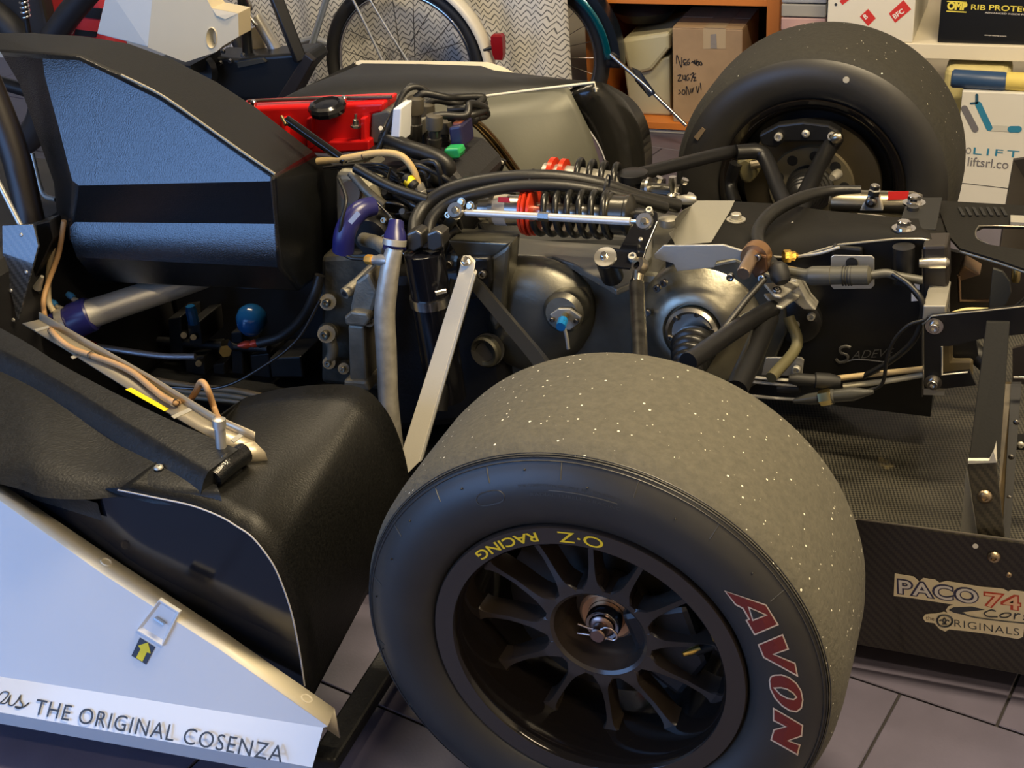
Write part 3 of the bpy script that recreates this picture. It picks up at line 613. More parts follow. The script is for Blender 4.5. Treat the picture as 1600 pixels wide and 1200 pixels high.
L_('stud', [(9, 0), (9, .15), (5, .2), (5, .55), (2.5, .6), (2.5, 1)], P(556, 198, y=.865), P(556, 178, y=.865), M_steel, eng, 8)
T('throttle_rod', [(448, 187, .74), (540, 252, .72)], 7, M_gloss, eng, 14)
T('rod_clip', [(440, 182, .74), (447, 195, .73)], 3, mat('gold_fitting'), eng, 8)
MB().prism(Ps(.88, (580, 177), (606, 172), (626, 196), (624, 222), (578, 226)), (0, .12, 0)).build('head_end', mat('grey_casting', (.12, .115, .10), .6, .3, bump=.2), eng, 0, bevel=.004)
MB().prism(Ps(.785, (614, 170), (627, 169), (624, 225), (609, 225)), (0, .05, 0)).build('coil_bracket', mat('white_alloy', (.80, .82, .84), .5), eng, 0, bevel=.002, label='pale aluminium bracket')
bolt(eng, P(629, 176, y=.84), (.5, -.8, 0), .004, 'hex')
# ignition coils
for i, (x, y0, y1, yy) in enumerate(((648, 150, 222, .84), (665, 160, 226, .90), (678, 178, 240, .82), (692, 186, 240, .88))):
    a, b = P(x, y1, y=yy), P(x + 1, y0, y=yy)
    L_('ignition_coil', [(11, 0), (12, .02), (12, .40), (10, .42), (10, .62), (9, .64)], a, b, mat('coil_plastic', (.02, .019, .017), .22), eng, 18)
    L_('coil_boot', [(10, 0), (13, .1), (14, .5), (13, .9), (8, 1)], a.lerp(b, .60), b, mat('dusty_rubber', (.06, .052, .038), .6), eng, 16)
    T('spark_lead', [(x, y0 + 4, yy), (x + 16, y0 - 4 + 6 * (i > 1), yy + .01), (x + 50, y0 + 2, yy + .03), (715 + 10 * i, 152 + 5 * i, yy + .05), (755 + 2 * i, 152 + 9 * i, yy + .08), (735, 168 + 6 * i, yy + .05), (700, 172 + 6 * i, yy + .04)], 6, M_hose, eng, 10)
MB().prism(Ps(.84, (626, 200), (650, 196), (648, 222), (626, 224)), (0, .06, 0)).build('coil_base', M_dull, eng, 0, bevel=.003)
T('wire_loom', [(676, 150, .86), (655, 136, .85), (632, 144, .83), (610, 190, .80), (585, 240, .78), (540, 255, .75)], 5, M_hose, eng)
T('wire_loom', [(668, 146, .86), (640, 134, .86), (618, 170, .83), (600, 200, .8)], 4, M_hose, eng)
T('wire_loom', [(600, 215, .8), (640, 232, .78), (680, 245, .78), (700, 262, .78), (690, 285, .78)], 13, M_hose, eng)
L_('cap_nut', [(3.5, 0), (3.5, 1)], P(597, 206, y=.80), P(595, 200, y=.78), M_dull, eng, 10)
MB().prism(Ps(.82, (700, 200), (720, 196), (724, 232), (705, 236)), (0, .05, 0)).build('blue_connector', mat('dark_blue_plastic', (.02, .018, .06), .4), eng, 0, bevel=.004)
MB().prism(Ps(.83, (706, 192), (720, 192), (718, 204), (705, 206)), (0, .03, 0)).build('brown_connector', mat('brown_plastic', (.16, .045, .02), .5), eng, 0, bevel=.003)
MB().prism(Ps(.79, (694, 233), (716, 232), (719, 240), (717, 248), (697, 250), (692, 242)), (0, .025, 0)).build('green_connector', mat('green_plastic', (.02, .33, .09), .35), eng, 0, bevel=.003, label='bright green plug')
for o_ in (0, 9): T('brass_pipe', [(712 + o_, 186, .95), (738 + o_, 192, .97), (768 + o_, 222, 1.0), (800 + o_, 266, 1.02), (814 + o_, 285, 1.02)], 4.5, mat('bronze_pipe', (.20, .14, .07), .22, 1), eng, 12)
MB().prism(Ps(.93, (760, 280), (782, 248), (790, 252), (778, 282)), (0, .006, 0)).build('hole_bracket', M_black, eng, 0, bevel=.001)
for x, y in ((784, 254), (777, 262)): bolt(eng, P(x, y, y=.929), (0, -1, 0), .004, 'button', M_dull)
MB().prism(Ps(.86, (680, 262), (700, 252), (708, 262), (735, 272), (730, 300), (690, 305), (665, 290)), (0, .04, 0)).build('throttle_body', mat('grey_brown_casting', (.06, .052, .046), .5, .4, bump=.3), eng, 0, bevel=.006)
L_('sensor_cup', [(16, 0), (16, .5), (12, .6), (12, 1)], P(722, 262, y=.92), P(728, 240, y=.92), mat('grey_green_plastic', (.16, .17, .13), .5), eng, 16)
T('tan_hose', [(496, 252, .72), (540, 247, .72), (590, 239, .73), (625, 243, .735), (645, 264, .735), (655, 293, .735)], 5.5, mat('yellow_tan_hose', (.50, .36, .16), .5, bump=.15, bscale=500), eng, label='yellow tan hose arching over the engine')
for x, y in ((529, 248), (568, 243)): MB().lathe([(.0062, -.001), (.0062, .001)], P(x, y, y=.725), (1, 0, .1), 12, caps=False).build('cable_tie', M_matt, eng, 60)
L_('hose_end', [(7, 0), (8, .2), (8, .5), (10, .55), (10, .8), (6, 1)], P(654, 286, y=.735), P(660, 308, y=.735), M_alloy, eng, 6)
L_('sensor_plug', [(7, 0), (9, .2), (9, 1)], P(632, 276, y=.725), P(648, 292, y=.72), M_matt, eng, 14); L_('yellow_tag', [(9.6, 0), (9.6, 1)], P(637, 281, y=.724), P(643, 287, y=.722), M_yellow, eng, 14)
for k in range(5): T('thin_wire', [(505 + 12 * k, 262 + 2 * k, .74), (560 + 6 * k, 256 + 3 * k, .74), (600 + 5 * k, 258 + 6 * k, .74), (622 + 3 * k, 276 + 4 * k, .73)], 2, M_hose, eng, 6)
T('gear_cable', [(555, 262, .70), (610, 292, .69), (668, 312, .69)], 8, M_hose, eng)
T('hanging_loop', [(610, 262, .71), (607, 282, .71), (618, 292, .71), (628, 286, .71)], 2, M_dsteel, eng, 6)
# bell housing / cast bits ahead of the gearbox
MB().prism(Ps(.72, (522, 268), (552, 270), (580, 290), (596, 330), (580, 350), (545, 345), (524, 390)), (0, .10, 0)).build('bell_housing', mat('pale_casting', (.34, .32, .25), .5, .5, bump=.3, bscale=260), eng, 0, bevel=.012, bseg=3)
MB().lathe([(0, 0), (.018, 0), (.018, .012), (0, .012)], P(552, 298, y=.715), (0, -1, .2), 16).build('core_plug', mat('rusty_plug', (.16, .10, .06), .5, .7), eng, 40)
T('cast_rib', [(548, 270, .71), (575, 300, .70), (600, 320, .70)], 7, M_cast, eng); T('thin_rod', [(580, 308, .68), (612, 340, .66)], 2, M_steel, eng, 8)
T('blue_elbow', [(583, 322, .66), (564, 328, .64), (547, 346, .62), (538, 368, .61), (536, 392, .61)], [15, 16, 17, 17, 17], M_blue, eng, 20, label='dark blue silicone elbow hose')
e = Ps(.598, (546, 346), (560, 330), (566, 335), (552, 351)); MB().prism([p + V((0, -.004, .002)) for p in e], (0, -.0006, .0004)).build('hose_label', mat('pale_label', (.55, .56, .60), .5), eng, 0)
T('black_wire', [(530, 280, .66), (541, 310, .62), (534, 345, .60), (530, 385, .60), (545, 402, .60), (575, 405, .60)], 3, M_hose, eng, 8)
MB().lathe([(.030, .0), (.034, .01), (.03, .05), (0, .05)], P(578, 372, y=.68), (0, 1, 0), 24).build('dark_port', M_black, eng, 40)
for x, y, r in ((601, 345, 8), (614, 346, 8), (602, 372, 8)): bolt(eng, P(x, y, y=.655), (0, -.85, .5), S(r * .62, P(x, y, y=.655)), 'socket', mat('gold_steel', (.45, .40, .30), .3, 1))
T('cast_elbow', [(568, 374, .66), (590, 380, .63), (606, 392, .6)], 11, M_cast, eng)
MB().prism(Ps(.77, (530, 262), (700, 262), (735, 300), (700, 400), (560, 400), (524, 380)), (0, .16, 0)).build('dark_housing', mat('dark_bell_casting', (.03, .03, .032), .45, .4, bump=.3), eng, 0, bevel=.012)
rnd = random.Random(5)
for k in range(16):
    x = 545 + rnd.random() * 100; y = 262 + rnd.random() * 50; T('engine_wire', [(x, y, .76), (x + 20 + rnd.random() * 30, y + rnd.random() * 40 - 14, .74), (x + 50 + rnd.random() * 40, y + 10 + rnd.random() * 40, .75), (x + 70 + rnd.random() * 30, y + 30 + rnd.random() * 30, .77)], 1.6 + rnd.random() * 3.4, M_hose if k % 4 else M_dsteel, eng, 8, 5)
for x, y in ((600, 300), (628, 330), (655, 300), (668, 275), (612, 278)): L_('engine_plug', [(5, 0), (8, .2), (8, .7), (5, 1)], P(x, y, y=.74), P(x + 14, y + 10, y=.77), M_matt if x != 628 else M_dull, eng, 12)
for x, y in ((700, 285), (715, 300), (690, 300), (730, 280)): L_('engine_plug', [(7, 0), (10, .2), (10, .7), (6, 1)], P(x, y, y=.80), P(x + 12, y - 12, y=.85), M_matt, eng, 12)
T('red_wire', [(690, 262, .8), (705, 285, .79), (720, 275, .79), (726, 292, .79)], 2.5, mat('dark_red_wire', (.16, .012, .015), .5), eng, 8)
# long coolant pipe down beside the bell housing
pp = P3((617, 386, .57), (611, 412, .565), (605, 450, .56), (601, 492, .555), (603, 535, .55), (605, 580, .545), (607, 625, .54), (614, 690, .53), (622, 760, .52))
k_ = S(1, pp[0]); MB().tube(pp, [13.5 * k_, 15 * k_, 16.5 * k_, 17 * k_, 17 * k_, 16.5 * k_, 16.5 * k_, 16.5 * k_, 16.5 * k_], 28, 8).build('coolant_pipe', mat('worn_aluminium', (.60, .57, .49), .36, .6, bump=.12, bscale=160, var=.15, vscale=60, rvar=.08), eng, 60, label='bent silver coolant pipe')
L_('silicone_sleeve', [(14, 0), (18, .05), (18, .5), (13, .8), (12, 1)], P(616, 392, y=.57), P(619, 346, y=.60), M_blue, eng, 24)
L_('hose_clamp', [(18.8, 0), (18.8, 1)], P(616, 383, y=.572), P(617, 374, y=.575), M_dull, eng, 24)
L_('sensor_boss', [(9, 0), (9, .6), (7, .7), (7, 1)], P(607, 407, y=.56), P(582, 406, y=.565), M_alloy, eng, 16); L_('orange_sensor', [(6, 0), (8, .1), (8, .8), (6, 1)], P(583, 406, y=.563), P(571, 405, y=.565), mat('orange_nut', (.65, .34, .06), .35, .5), eng, 6)
# castings around (500-600, 410-610)
MB().prism(Ps(.68, (500, 400), (590, 395), (600, 440), (596, 612), (500, 600)), (0, .12, 0)).build('block_end', mat('dark_cast_alloy', (.085, .08, .062), .5, .5, bump=.35, bscale=120, var=.4, vscale=30), eng, 0, bevel=.01)
L_('cast_boss', [(9, 0), (9.5, .05), (10, .5), (14, 1), (5, 1)], P(538, 459, y=.60), P(583, 425, y=.66), M_cast, eng, 20); L_('boss_hole', [(4.5, 0), (4.5, 1)], P(537.4, 459.6, y=.598), P(540, 457, y=.603), M_matt, eng, 14)
MB().prism(Ps(.60, (555, 440), (575, 425), (590, 460), (582, 490), (572, 497), (545, 487), (550, 462)), (0, .06, 0)).build('cast_lug', M_cast, eng, 0, bevel=.006)
MB().prism(Ps(.585, (537, 496), (548, 487), (573, 490), (578, 500), (571, 511), (539, 508)), (0, .07, 0)).build('cast_ledge', M_cast, eng, 0, bevel=.004)
MB().prism(Ps(.595, (543, 508), (568, 510), (573, 595), (546, 596)), (0, .06, 0)).build('cast_leg', M_cast, eng, 0, bevel=.004); MB().prism(Ps(.588, (536, 594), (572, 596), (578, 612), (536, 610)), (0, .07, 0)).build('cast_foot', M_cast, eng, 0, bevel=.005)
for x, y, r, d in ((510, 522, 14, .62), (514, 567, 10, .63), (537, 576, 9, .61), (577, 503, 8, .60), (512, 472, 13, .66)):
    L_('cast_boss', [(r, 0), (r, .7), (r + 3, 1)], P(x, y, y=d), P(x + 3, y - 3, y=d + .06), M_cast, eng, 18); bolt(eng, P(x, y, y=d), (0, -1, .1), S(r * .5, P(x, y, y=d)), 'socket', mat('gold_steel'))
T('cast_link', [(516, 530, .64), (520, 548, .64), (514, 566, .64)], 9, M_cast, eng)
# catch can with clamp, twin outlet block
a, b = P(662, 392, y=.60), P(698, 620, y=.60)
L_('catch_can', [(30, 0), (32, .005), (32, .3), (33, 1)], a, b, mat('can_black', (.006, .006, .008), .14), eng, 36, 'glossy black cylindrical catch can')
c = a.lerp(b, .30); L_('band_clamp', [(33.3, 0), (34, 0), (34, 1), (33.3, 1)], a.lerp(b, .285), a.lerp(b, .345), M_steel, eng, 36)
L_('clamp_screw', [(4, 0), (4, 1)], P(680, 458, y=.565), P(697, 454, y=.575), M_steel, eng, 10)
for x in (646, 678): MB().prism(Ps(.585, (x - 12, 366), (x + 3, 360), (x + 13, 366), (x + 14, 386), (x, 394), (x - 10, 390)), (0, .028, 0)).build('outlet_block', mat('grey_alloy_block', (.13, .125, .115), .35, .9), eng, 0, bevel=.003); bolt(eng, P(x, 364, y=.59), (0, -.4, .9), .0045, 'button', M_steel)
T('can_bracket', [(631, 395, .60), (640, 420, .59), (646, 450, .585)], 2.5, M_steel, eng, 8)
MB().prism(Ps(.70, (600, 430), (780, 420), (800, 660), (600, 680)), (0, .2, 0)).build('bell_dark_side', mat('dark_bell_casting', (.03, .03, .032), .3, .6), eng, 0, bevel=.02)  # dark block beside the bell housing

# ---------------------------------------------------------------- gearbox
gbx = part('gearbox', car, 'black and bare metal racing gearbox with round side cover and raised lettering')
yN = .72
MB().prism([V((-.46, yN, .10)), V((-.46, yN, .42)), V((-.10, yN, .415)), V((-.10, yN, .10))], (0, .26, 0)).build('main_case', M_case, gbx, 0, bevel=.012)
# domed casting and the ledge above
c = P(842, 468, y=yN + .01)
rings = []
for t in np.linspace(0, 1, 9):
    a_ = math.pi / 2 * t; s_ = math.cos(a_); d = math.sin(a_) * .062
    pts = [(772, 402), (800, 392), (850, 392), (895, 408), (930, 440), (940, 475), (930, 520), (900, 560), (850, 580), (790, 570), (765, 520), (762, 450)]
    rings.append([c + (P(x, y, y=yN + .01) - c) * max(s_ ** .75, .03) + V((0, -d, 0)) for x, y in pts])
MB().loft(rings[::-1]).build('domed_case', M_case, gbx, 60, subd=1, label='domed bare casting')
led = [(716, 404), (765, 404), (793, 382), (800, 372), (1012, 372), (1012, 410), (985, 440), (962, 452), (925, 430), (890, 412), (860, 400), (800, 400)]
MB().prism(Ps(.66, *[(716, 404), (765, 405), (795, 381), (700, 376)]), (0, .06, -.004)).build('front_ledge', M_case, gbx, 0, bevel=.002)
MB().prism([P(x, y, z=.425) for x, y in ((770, 398), (862, 401), (895, 412), (930, 432), (963, 452), (985, 442), (1018, 400), (1020, 365), (790, 365))], (0, 0, -.012)).build('top_ledge', mat('ledge_casting', (.22, .215, .19), .42, .6, bump=.1), gbx, 0, bevel=.003)
MB().prism(Ps(.655, (766, 402), (797, 381), (786, 500), (774, 520), (764, 500)), (0, .05, 0)).build('case_rib', M_case, gbx, 0, bevel=.006)
# bracket at the left end, ring port, sensor
MB().prism(Ps(.645, (712, 404), (764, 404), (768, 440), (760, 462), (735, 470), (712, 440)), (0, .06, 0)).build('arm_bracket', M_black, gbx, 0, bevel=.004)
for x, y in ((756, 428), (703, 413)): bolt(gbx, P(x, y, y=.642), (0, -1, .2), .0065, 'socket', M_dsteel)
MB().lathe([(.0255, 0), (.0255, .010), (.022, .013), (.0165, .011), (.0155, 0), (.0155, -.03), (0, -.03)], P(762, 547, y=.665), (-.15, -1, .1), 36).build('ring_port', mat('olive_ring', (.20, .19, .14), .35, .9), gbx, 35)
MB().cyl(P(764, 546, y=.70), P(762, 547, y=.664), .030, .027, 30).build('port_boss', M_black, gbx, 40)
MB().lathe([(.033, -.04), (.033, 0), (.026, .008), (0, .008)], P(880, 488, y=.66), (0, -1, .15), 30).build('sensor_boss', M_case, gbx, 40)
sp = [(859, 492), (872, 483), (890, 483), (908, 496), (905, 505), (890, 516), (875, 512)]; MB().prism(Ps(.645, *sp), (0, .006, 0)).build('sensor_flange', M_dull, gbx, 0, bevel=.001)
for x, y in ((863, 499), (901, 501)): bolt(gbx, P(x, y, y=.644), (0, -1, .1), .0042, 'socket', M_dsteel)
L_('sensor_body', [(6, 0), (6, 1)], P(883, 493, y=.645), P(879, 505, y=.62), mat('gold_fitting'), gbx, 14); L_('blue_plug', [(8, 0), (8, 1)], P(880, 500, y=.63), P(876, 511, y=.612), mat('bright_blue_plastic', (.01, .16, .42), .3), gbx, 10, 'small bright blue sensor plug')
T('sensor_wire', [(881, 510, .62), (885, 525, .62), (888, 545, .62)], 3, M_dull, gbx, 8)
# diff side cover
dc = P(1094, 506, y=.70)
MB().lathe([(.100, -.03), (.098, .004), (.092, .012), (.080, .020), (.064, .036), (.052, .043), (.046, .043), (.043, .034), (0, .034)], dc, (-.04, -1, .12), 64).build('side_cover', mat('side_cover_alloy', (.36, .34, .27), .36, .95, bump=.12, bscale=220, var=.15, vscale=25, rvar=.06), gbx, 35, label='round bare alloy side cover')
MB().prism(Ps(.70, (1014, 478), (1050, 430), (1055, 425), (1150, 405), (1225, 440), (1230, 520), (1200, 590), (1150, 620), (1020, 600), (1008, 530)), (0, .06, 0)).build('cover_base', M_case, gbx, 0, bevel=.004)
MB().prism(Ps(.665, (1022, 398), (1036, 384), (1130, 383), (1172, 396), (1166, 412), (1148, 404), (1120, 408), (1116, 418), (1058, 424), (1052, 412), (1023, 404)), (0, .005, 0)).build('cover_plate', mat('plate_alloy', (.52, .51, .47), .38, .6, bump=.08), gbx, 0, bevel=.0008, label='silver plate over the side cover')
for x, y in ((1038, 441), (1028, 449), (1012, 487), (1142, 432)): bolt(gbx, P(x, y, y=.672), (0, -1, .1), .0058, 'socket', M_dsteel if x < 1100 else M_steel)
MB().lathe([(.043, .030), (.041, .046), (.036, .050), (.031, .044), (0, .044)], dc, (-.04, -1, .12), 40).build('bearing_ring', mat('pale_steel', (.68, .65, .58), .3, 1), gbx, 35)
for k in range(6):
    th = k * math.pi / 3 + .3; u, w_, _ = basis((-.04, -1, .12)); q = dc + V((-.04, -1, .12)).normalized() * .046 + (u * math.cos(th) + w_ * math.sin(th)) * .033; bolt(gbx, q, (-.04, -1, .12), .004, 'socket', M_dsteel)
# drive shaft with rubber boot
shf = part('drive_shaft', car, 'black drive shaft with ribbed boot running out to the near wheel')
d_ax = (V((0, .24, .285)) - dc).normalized(); prof = [(.030, .048), (.033, .052)]
for i in range(5):
    t = .058 + i * .014; R_ = .034 - i * .0028; prof += [(R_, t), (R_ + .001, t + .004), (R_ - .001, t + .008), (R_ - .007, t + .011)]
prof += [(.016, .135), (.0135, .14), (.0135, .40)]
MB().lathe(prof, dc, d_ax, 36).build('rubber_boot', mat('boot_rubber', (.014, .014, .014), .3), shf, 50)
# rear half: black casing
topz = lambda x: .47
near = [(1040, 388), (1160, 398), (1240, 404), (1312, 383), (1400, 374), (1440, 374), (1480, 382)]
nz = Ps(yN, *near)
fz = [P(x, y, z=p.z) for (x, y), p in zip([(1088, 318), (1150, 318), (1225, 322), (1290, 332), (1370, 340), (1420, 345), (1470, 345)], nz)]
low = [V((p.x, yN, .225)) for p in nz]
b_ = MB(); b_.grid([fz, nz]); b_.grid([nz, low]); b_.poly([nz[-1], low[-1], low[-1] + V((0, .25, 0)), fz[-1]]); b_.grid([[p + V((0, 0, -.3)) for p in fz], fz]); b_.build('rear_case', mat('black_case', (.010, .010, .0105), .36, .2, bump=.08, bscale=300), gbx, 20)
zt_ = lambda x, y: PP(x, y, nz[1] + V((0, 0, .0012)), (nz[4] - nz[1]).cross(fz[1] - nz[1]))
b_ = MB(); b_.grid([[p + V((0, 0, .002)) for p in fz], [p + V((0, 0, .002)) for p in nz]]); b_.build('top_cover', mat('matt_black_cover', (.0055, .005, .0042), .75, spec=.25, bump=.12, bscale=300), gbx, 30, solid=.003)
MB().tube([p + V((0, -.001, .001)) for p in nz], .0022, 6, 0).build('case_edge', mat('edge_alloy', (.32, .30, .25), .35, .9), gbx, 60)
def oncover(x, y, d=.004):
    # on the top cover between near and far edges
    for i in range(6):
        n = (nz[i + 1] - nz[i]).cross(fz[i] - nz[i]); q = PP(x, y, nz[i], n)
        if nz[i].x - .002 <= q.x <= nz[i + 1].x + .002: break
    return q + V((0, 0, d))
tp = [(1090, 318), (1148, 318), (1140, 335), (1125, 360), (1111, 383), (1055, 388), (1052, 380), (1045, 370), (1056, 362), (1054, 348), (1066, 334), (1080, 326)]
MB().prism([oncover(*q, .0042) for q in tp], (0, 0, .0008)).build('tape_patch', mat('grey_cloth_tape', (.22, .215, .19), .7, bump=.1, bscale=500), gbx, 0, label='ragged patch of grey tape')
bolt(gbx, oncover(1150, 348), (0, 0, 1), .0085, 'hex', M_dull, washer=True); bolt(gbx, oncover(1241, 353), (0, 0, 1), .0055, 'button', M_dull)
# black side of the case: round plate, bracket, lettering, plug recess
MB().lathe([(.036, 0), (.036, .012), (.030, .016), (0, .016)], P(1247, 497, y=yN), (0, -1, 0), 32).build('round_plate', M_black, gbx, 40)
for x, y, r in ((1243, 507, .0065), (1268, 493, .006)): bolt(gbx, P(x, y, y=.703), (0, -1, 0), r, 'socket', M_dull)
MB().prism(Ps(.69, (1233, 440), (1245, 437), (1262, 470), (1275, 485), (1255, 484), (1238, 470)), (0, .03, 0)).build('arm_bracket', M_dull, gbx, 0, bevel=.002)
MB().prism([P(1193, 447, y=.655), P(1235, 443, y=.69), P(1250, 448, y=.69), P(1220, 468, y=.635), P(1209, 466, y=.635)], (0, 0, .005)).build('arm_bracket', M_dull, gbx, 0, bevel=.002)
MB().prism([P(1193, 463, y=.655), P(1235, 460, y=.69), P(1250, 465, y=.69), P(1222, 485, y=.635), P(1209, 482, y=.635)], (0, 0, .005)).build('arm_bracket', M_dull, gbx, 0, bevel=.002)
bolt(gbx, P(1214, 458, y=.645), (0, -.2, 1), .0065, 'socket', M_steel)
MB().prism(Ps(.69, (1298, 402), (1303, 399), (1362, 400), (1366, 404), (1366, 446), (1361, 451), (1303, 452), (1298, 447)), (0, .003, 0)).build('plug_plate', mat('pale_plate', (.55, .54, .50), .35, .7), gbx, 0, bevel=.0006, label='pale plate with a hole behind the plug')
MB().lathe([(0, 0), (.0085, 0), (.0085, .0008), (0, .0008)], P(1331, 411, y=.689), (0, -1, 0), 24).build('plate_hole', M_matt, gbx, 40)
MB().lathe([(.0, 0), (.006, 0), (.0085, .015), (.0085, .035), (.004, .04), (0, .04)], P(1436, 411, y=.69), V((1, .15, .05)), 16).build('slot_plug', mat('pale_steel'), gbx, 40)
MB().prism(Ps(.712, (1300, 384), (1348, 388), (1345, 440), (1295, 440)), (0, .02, 0)).build('plug_recess', M_black, gbx, 0, bevel=.004)
T('vertical_boss', [(1412, 385, .70), (1412, 440, .70)], 17, M_black, gbx, 20)
MB().prism(Ps(.695, (1441, 385), (1480, 384), (1482, 445), (1470, 470), (1442, 470)), (0, .05, 0)).build('rear_block', mat('brown_black_block', (.022, .018, .015), .4), gbx, 0, bevel=.004)
for q in ([(1424, 437), (1437, 436), (1437, 453), (1433, 452)], [(1424, 458), (1434, 470), (1424, 471)]): MB().prism(Ps(.716, *q), (0, .001, 0)).build('white_sticker', mat('white_print', (.85, .8, .75), .5), gbx, 0)
MB().tube(Ps(.693, (1441, 390), (1441, 620)), .0007, 5, 0).build('case_seam', M_dsteel, gbx, 60)
M_raised = mat('raised_lettering', (.17, .165, .15), .4, .6)
o_ = P(1330, 561, y=.716); fn = plane_fn(o_, (P(1390, 557, y=.716) - o_).normalized(), V((.12, 0, 1)))
lettering('ADEVE', fn, 'raised_lettering', M_raised, gbx, width=.060, height=.0135, shear=.2, bold=-.004)
st = MB(); strokes([[(1329, 543), (1322, 541), (1313, 544), (1314, 551), (1324, 555), (1323, 563), (1312, 566), (1306, 561)]], lambda x, y: P(x, y, y=.716), .0022, st); strokes([[(1318, 567), (1335, 562), (1360, 563), (1384, 566)]], lambda x, y: P(x, y, y=.716), .0011, st); st.build('raised_lettering', M_raised, gbx, 60)
MB().prism(Ps(.66, (1196, 559), (1252, 559), (1256, 563), (1253, 588), (1190, 586)), (0, .004, 0)).build('sensor_bracket', M_dull, gbx, 0, bevel=.001); bolt(gbx, P(1245, 576, y=.658), (0, -1, 0), .006, 'socket', M_dull)

# copper-brown sensor and wiring on top of the case
sens = part('gear_sensor', car, 'copper brown position sensor with black rubber boot beside the side cover')
L_('sensor_tube', [(10, 0), (11, .05), (11, .9), (9, 1)], P(1161, 428, y=.60), P(1178, 396, y=.66), mat('copper_tube', (.50, .36, .25), .32, .9), sens, 24)
L_('sensor_flange', [(22, 0), (23, .3), (23, 1)], P(1178, 404, y=.652), P(1184, 396, y=.672), mat('copper_flange', (.42, .24, .12), .35, .85), sens, 32)
MB().prism(Ps(.648, (1178, 398), (1198, 400), (1200, 425), (1180, 436), (1172, 424)), (0, .03, 0)).build('sensor_clamp', mat('copper_clamp', (.20, .11, .065), .35, .8), sens, 0, bevel=.003)
for x, y in ((1185, 402), (1192, 434)): bolt(sens, P(x, y, y=.645), (-.2, -1, .2), .0055, 'socket', M_steel if y > 420 else M_dsteel)
L_('rubber_boot', [(9, 0), (15, .2), (16, .7), (10, 1)], P(1214, 412, y=.66), P(1222, 442, y=.64), M_matt, sens, 20)
T('black_hose', [(1345, 297, .93), (1300, 298, .92), (1255, 308, .88), (1210, 330, .82), (1186, 358, .77), (1186, 385, .72), (1203, 410, .68), (1218, 428, .66)], [7, 8, 10, 11, 11, 11, 11, 11], M_hose, sens, 16, label='black rubber hose looping over the gearbox')
L_('gold_union', [(9, 0), (10, .1), (10, .5), (7, .55), (8, .8), (5, 1)], P(1224, 400, y=.70), P(1246, 400, y=.71), mat('brass_gold', (.70, .42, .08), .25, .9), sens, 6); T('thin_rod', [(1244, 401, .71), (1280, 396, .70), (1312, 386, .70)], 2.5, M_dull, sens, 8)
har = part('wiring_plug', car, 'grey black ribbed wiring plug along the gearbox side')
L_('cable_sleeve', [(9, 0), (9, .7), (13, 1)], P(1230, 424, y=.675), P(1268, 431, y=.665), mat('grey_rubber', (.07, .068, .055), .45), har, 18)
L_('plug_shell', [(13, 0), (15, .05), (15, .35), (14, .36), (14, .62), (15, .63), (15, .95), (9, 1)], P(1264, 431, y=.66), P(1362, 430, y=.66), mat('grey_rubber'), har, 28)
for k in range(7): L_('plug_ring', [(16.3, 0), (16.3, 1)], P(1317 + k * 2.2 - (k % 2), 431, y=.66), P(1318 + k * 2.2, 431, y=.66), M_matt, har, 14) if k % 2 == 0 else None
T('plug_cable', [(1360, 430, .66), (1385, 427, .665), (1405, 432, .665), (1440, 438, .67)], 7, mat('grey_rubber'), har)
T('thin_cable', [(1395, 428, .66), (1420, 445, .65), (1440, 470, .64), (1440, 500, .64), (1425, 535, .64), (1390, 565, .65), (1350, 588, .66)], 5, M_hose, har, 10)
T('thin_cable', [(1445, 500, .63), (1420, 508, .63), (1398, 530, .63), (1386, 560, .63), (1378, 600, .63), (1350, 612, .63)], 3, M_hose, har, 8)
T('tan_line', [(1300, 592, .66), (1370, 584, .66), (1446, 576, .66)], 4.5, mat('pale_tan_line', (.55, .42, .22), .5), har); T('pale_line', [(1318, 603, .66), (1380, 596, .66), (1446, 585, .66)], 4.5, mat('pale_line', (.50, .47, .36), .5), har)
L_('lower_plug', [(6, 0), (10, .15), (10, .5), (13, .52), (13, .8), (9, 1)], P(1232, 592, y=.60), P(1312, 597, y=.62), M_matt, har, 12)
L_('lower_plug', [(4, 0), (9, .2), (10, .35), (12, .37), (12, .5), (10, .52), (11, .75), (6, .9), (3, 1)], P(1240, 626, y=.60), P(1365, 612, y=.60), mat('plug_grey', (.05, .05, .045), .35), har, 16); L_('brass_collar', [(12.5, 0), (13, .2), (13, .8), (12, 1)], P(1281, 622, y=.598), P(1300, 619, y=.598), mat('gold_fitting'), har, 6)
L_('lower_plug', [(7, 0), (8, .3), (8, 1)], P(1215, 606, y=.61), P(1250, 606, y=.61), M_matt, har, 14)
for y in (593, 600, 622): T('loose_wire', [(1170, y - 4, .60), (1210, y, .60), (1245, y + 2, .60)], 2.5, mat('pale_wire', (.4, .38, .33), .4), har, 6)

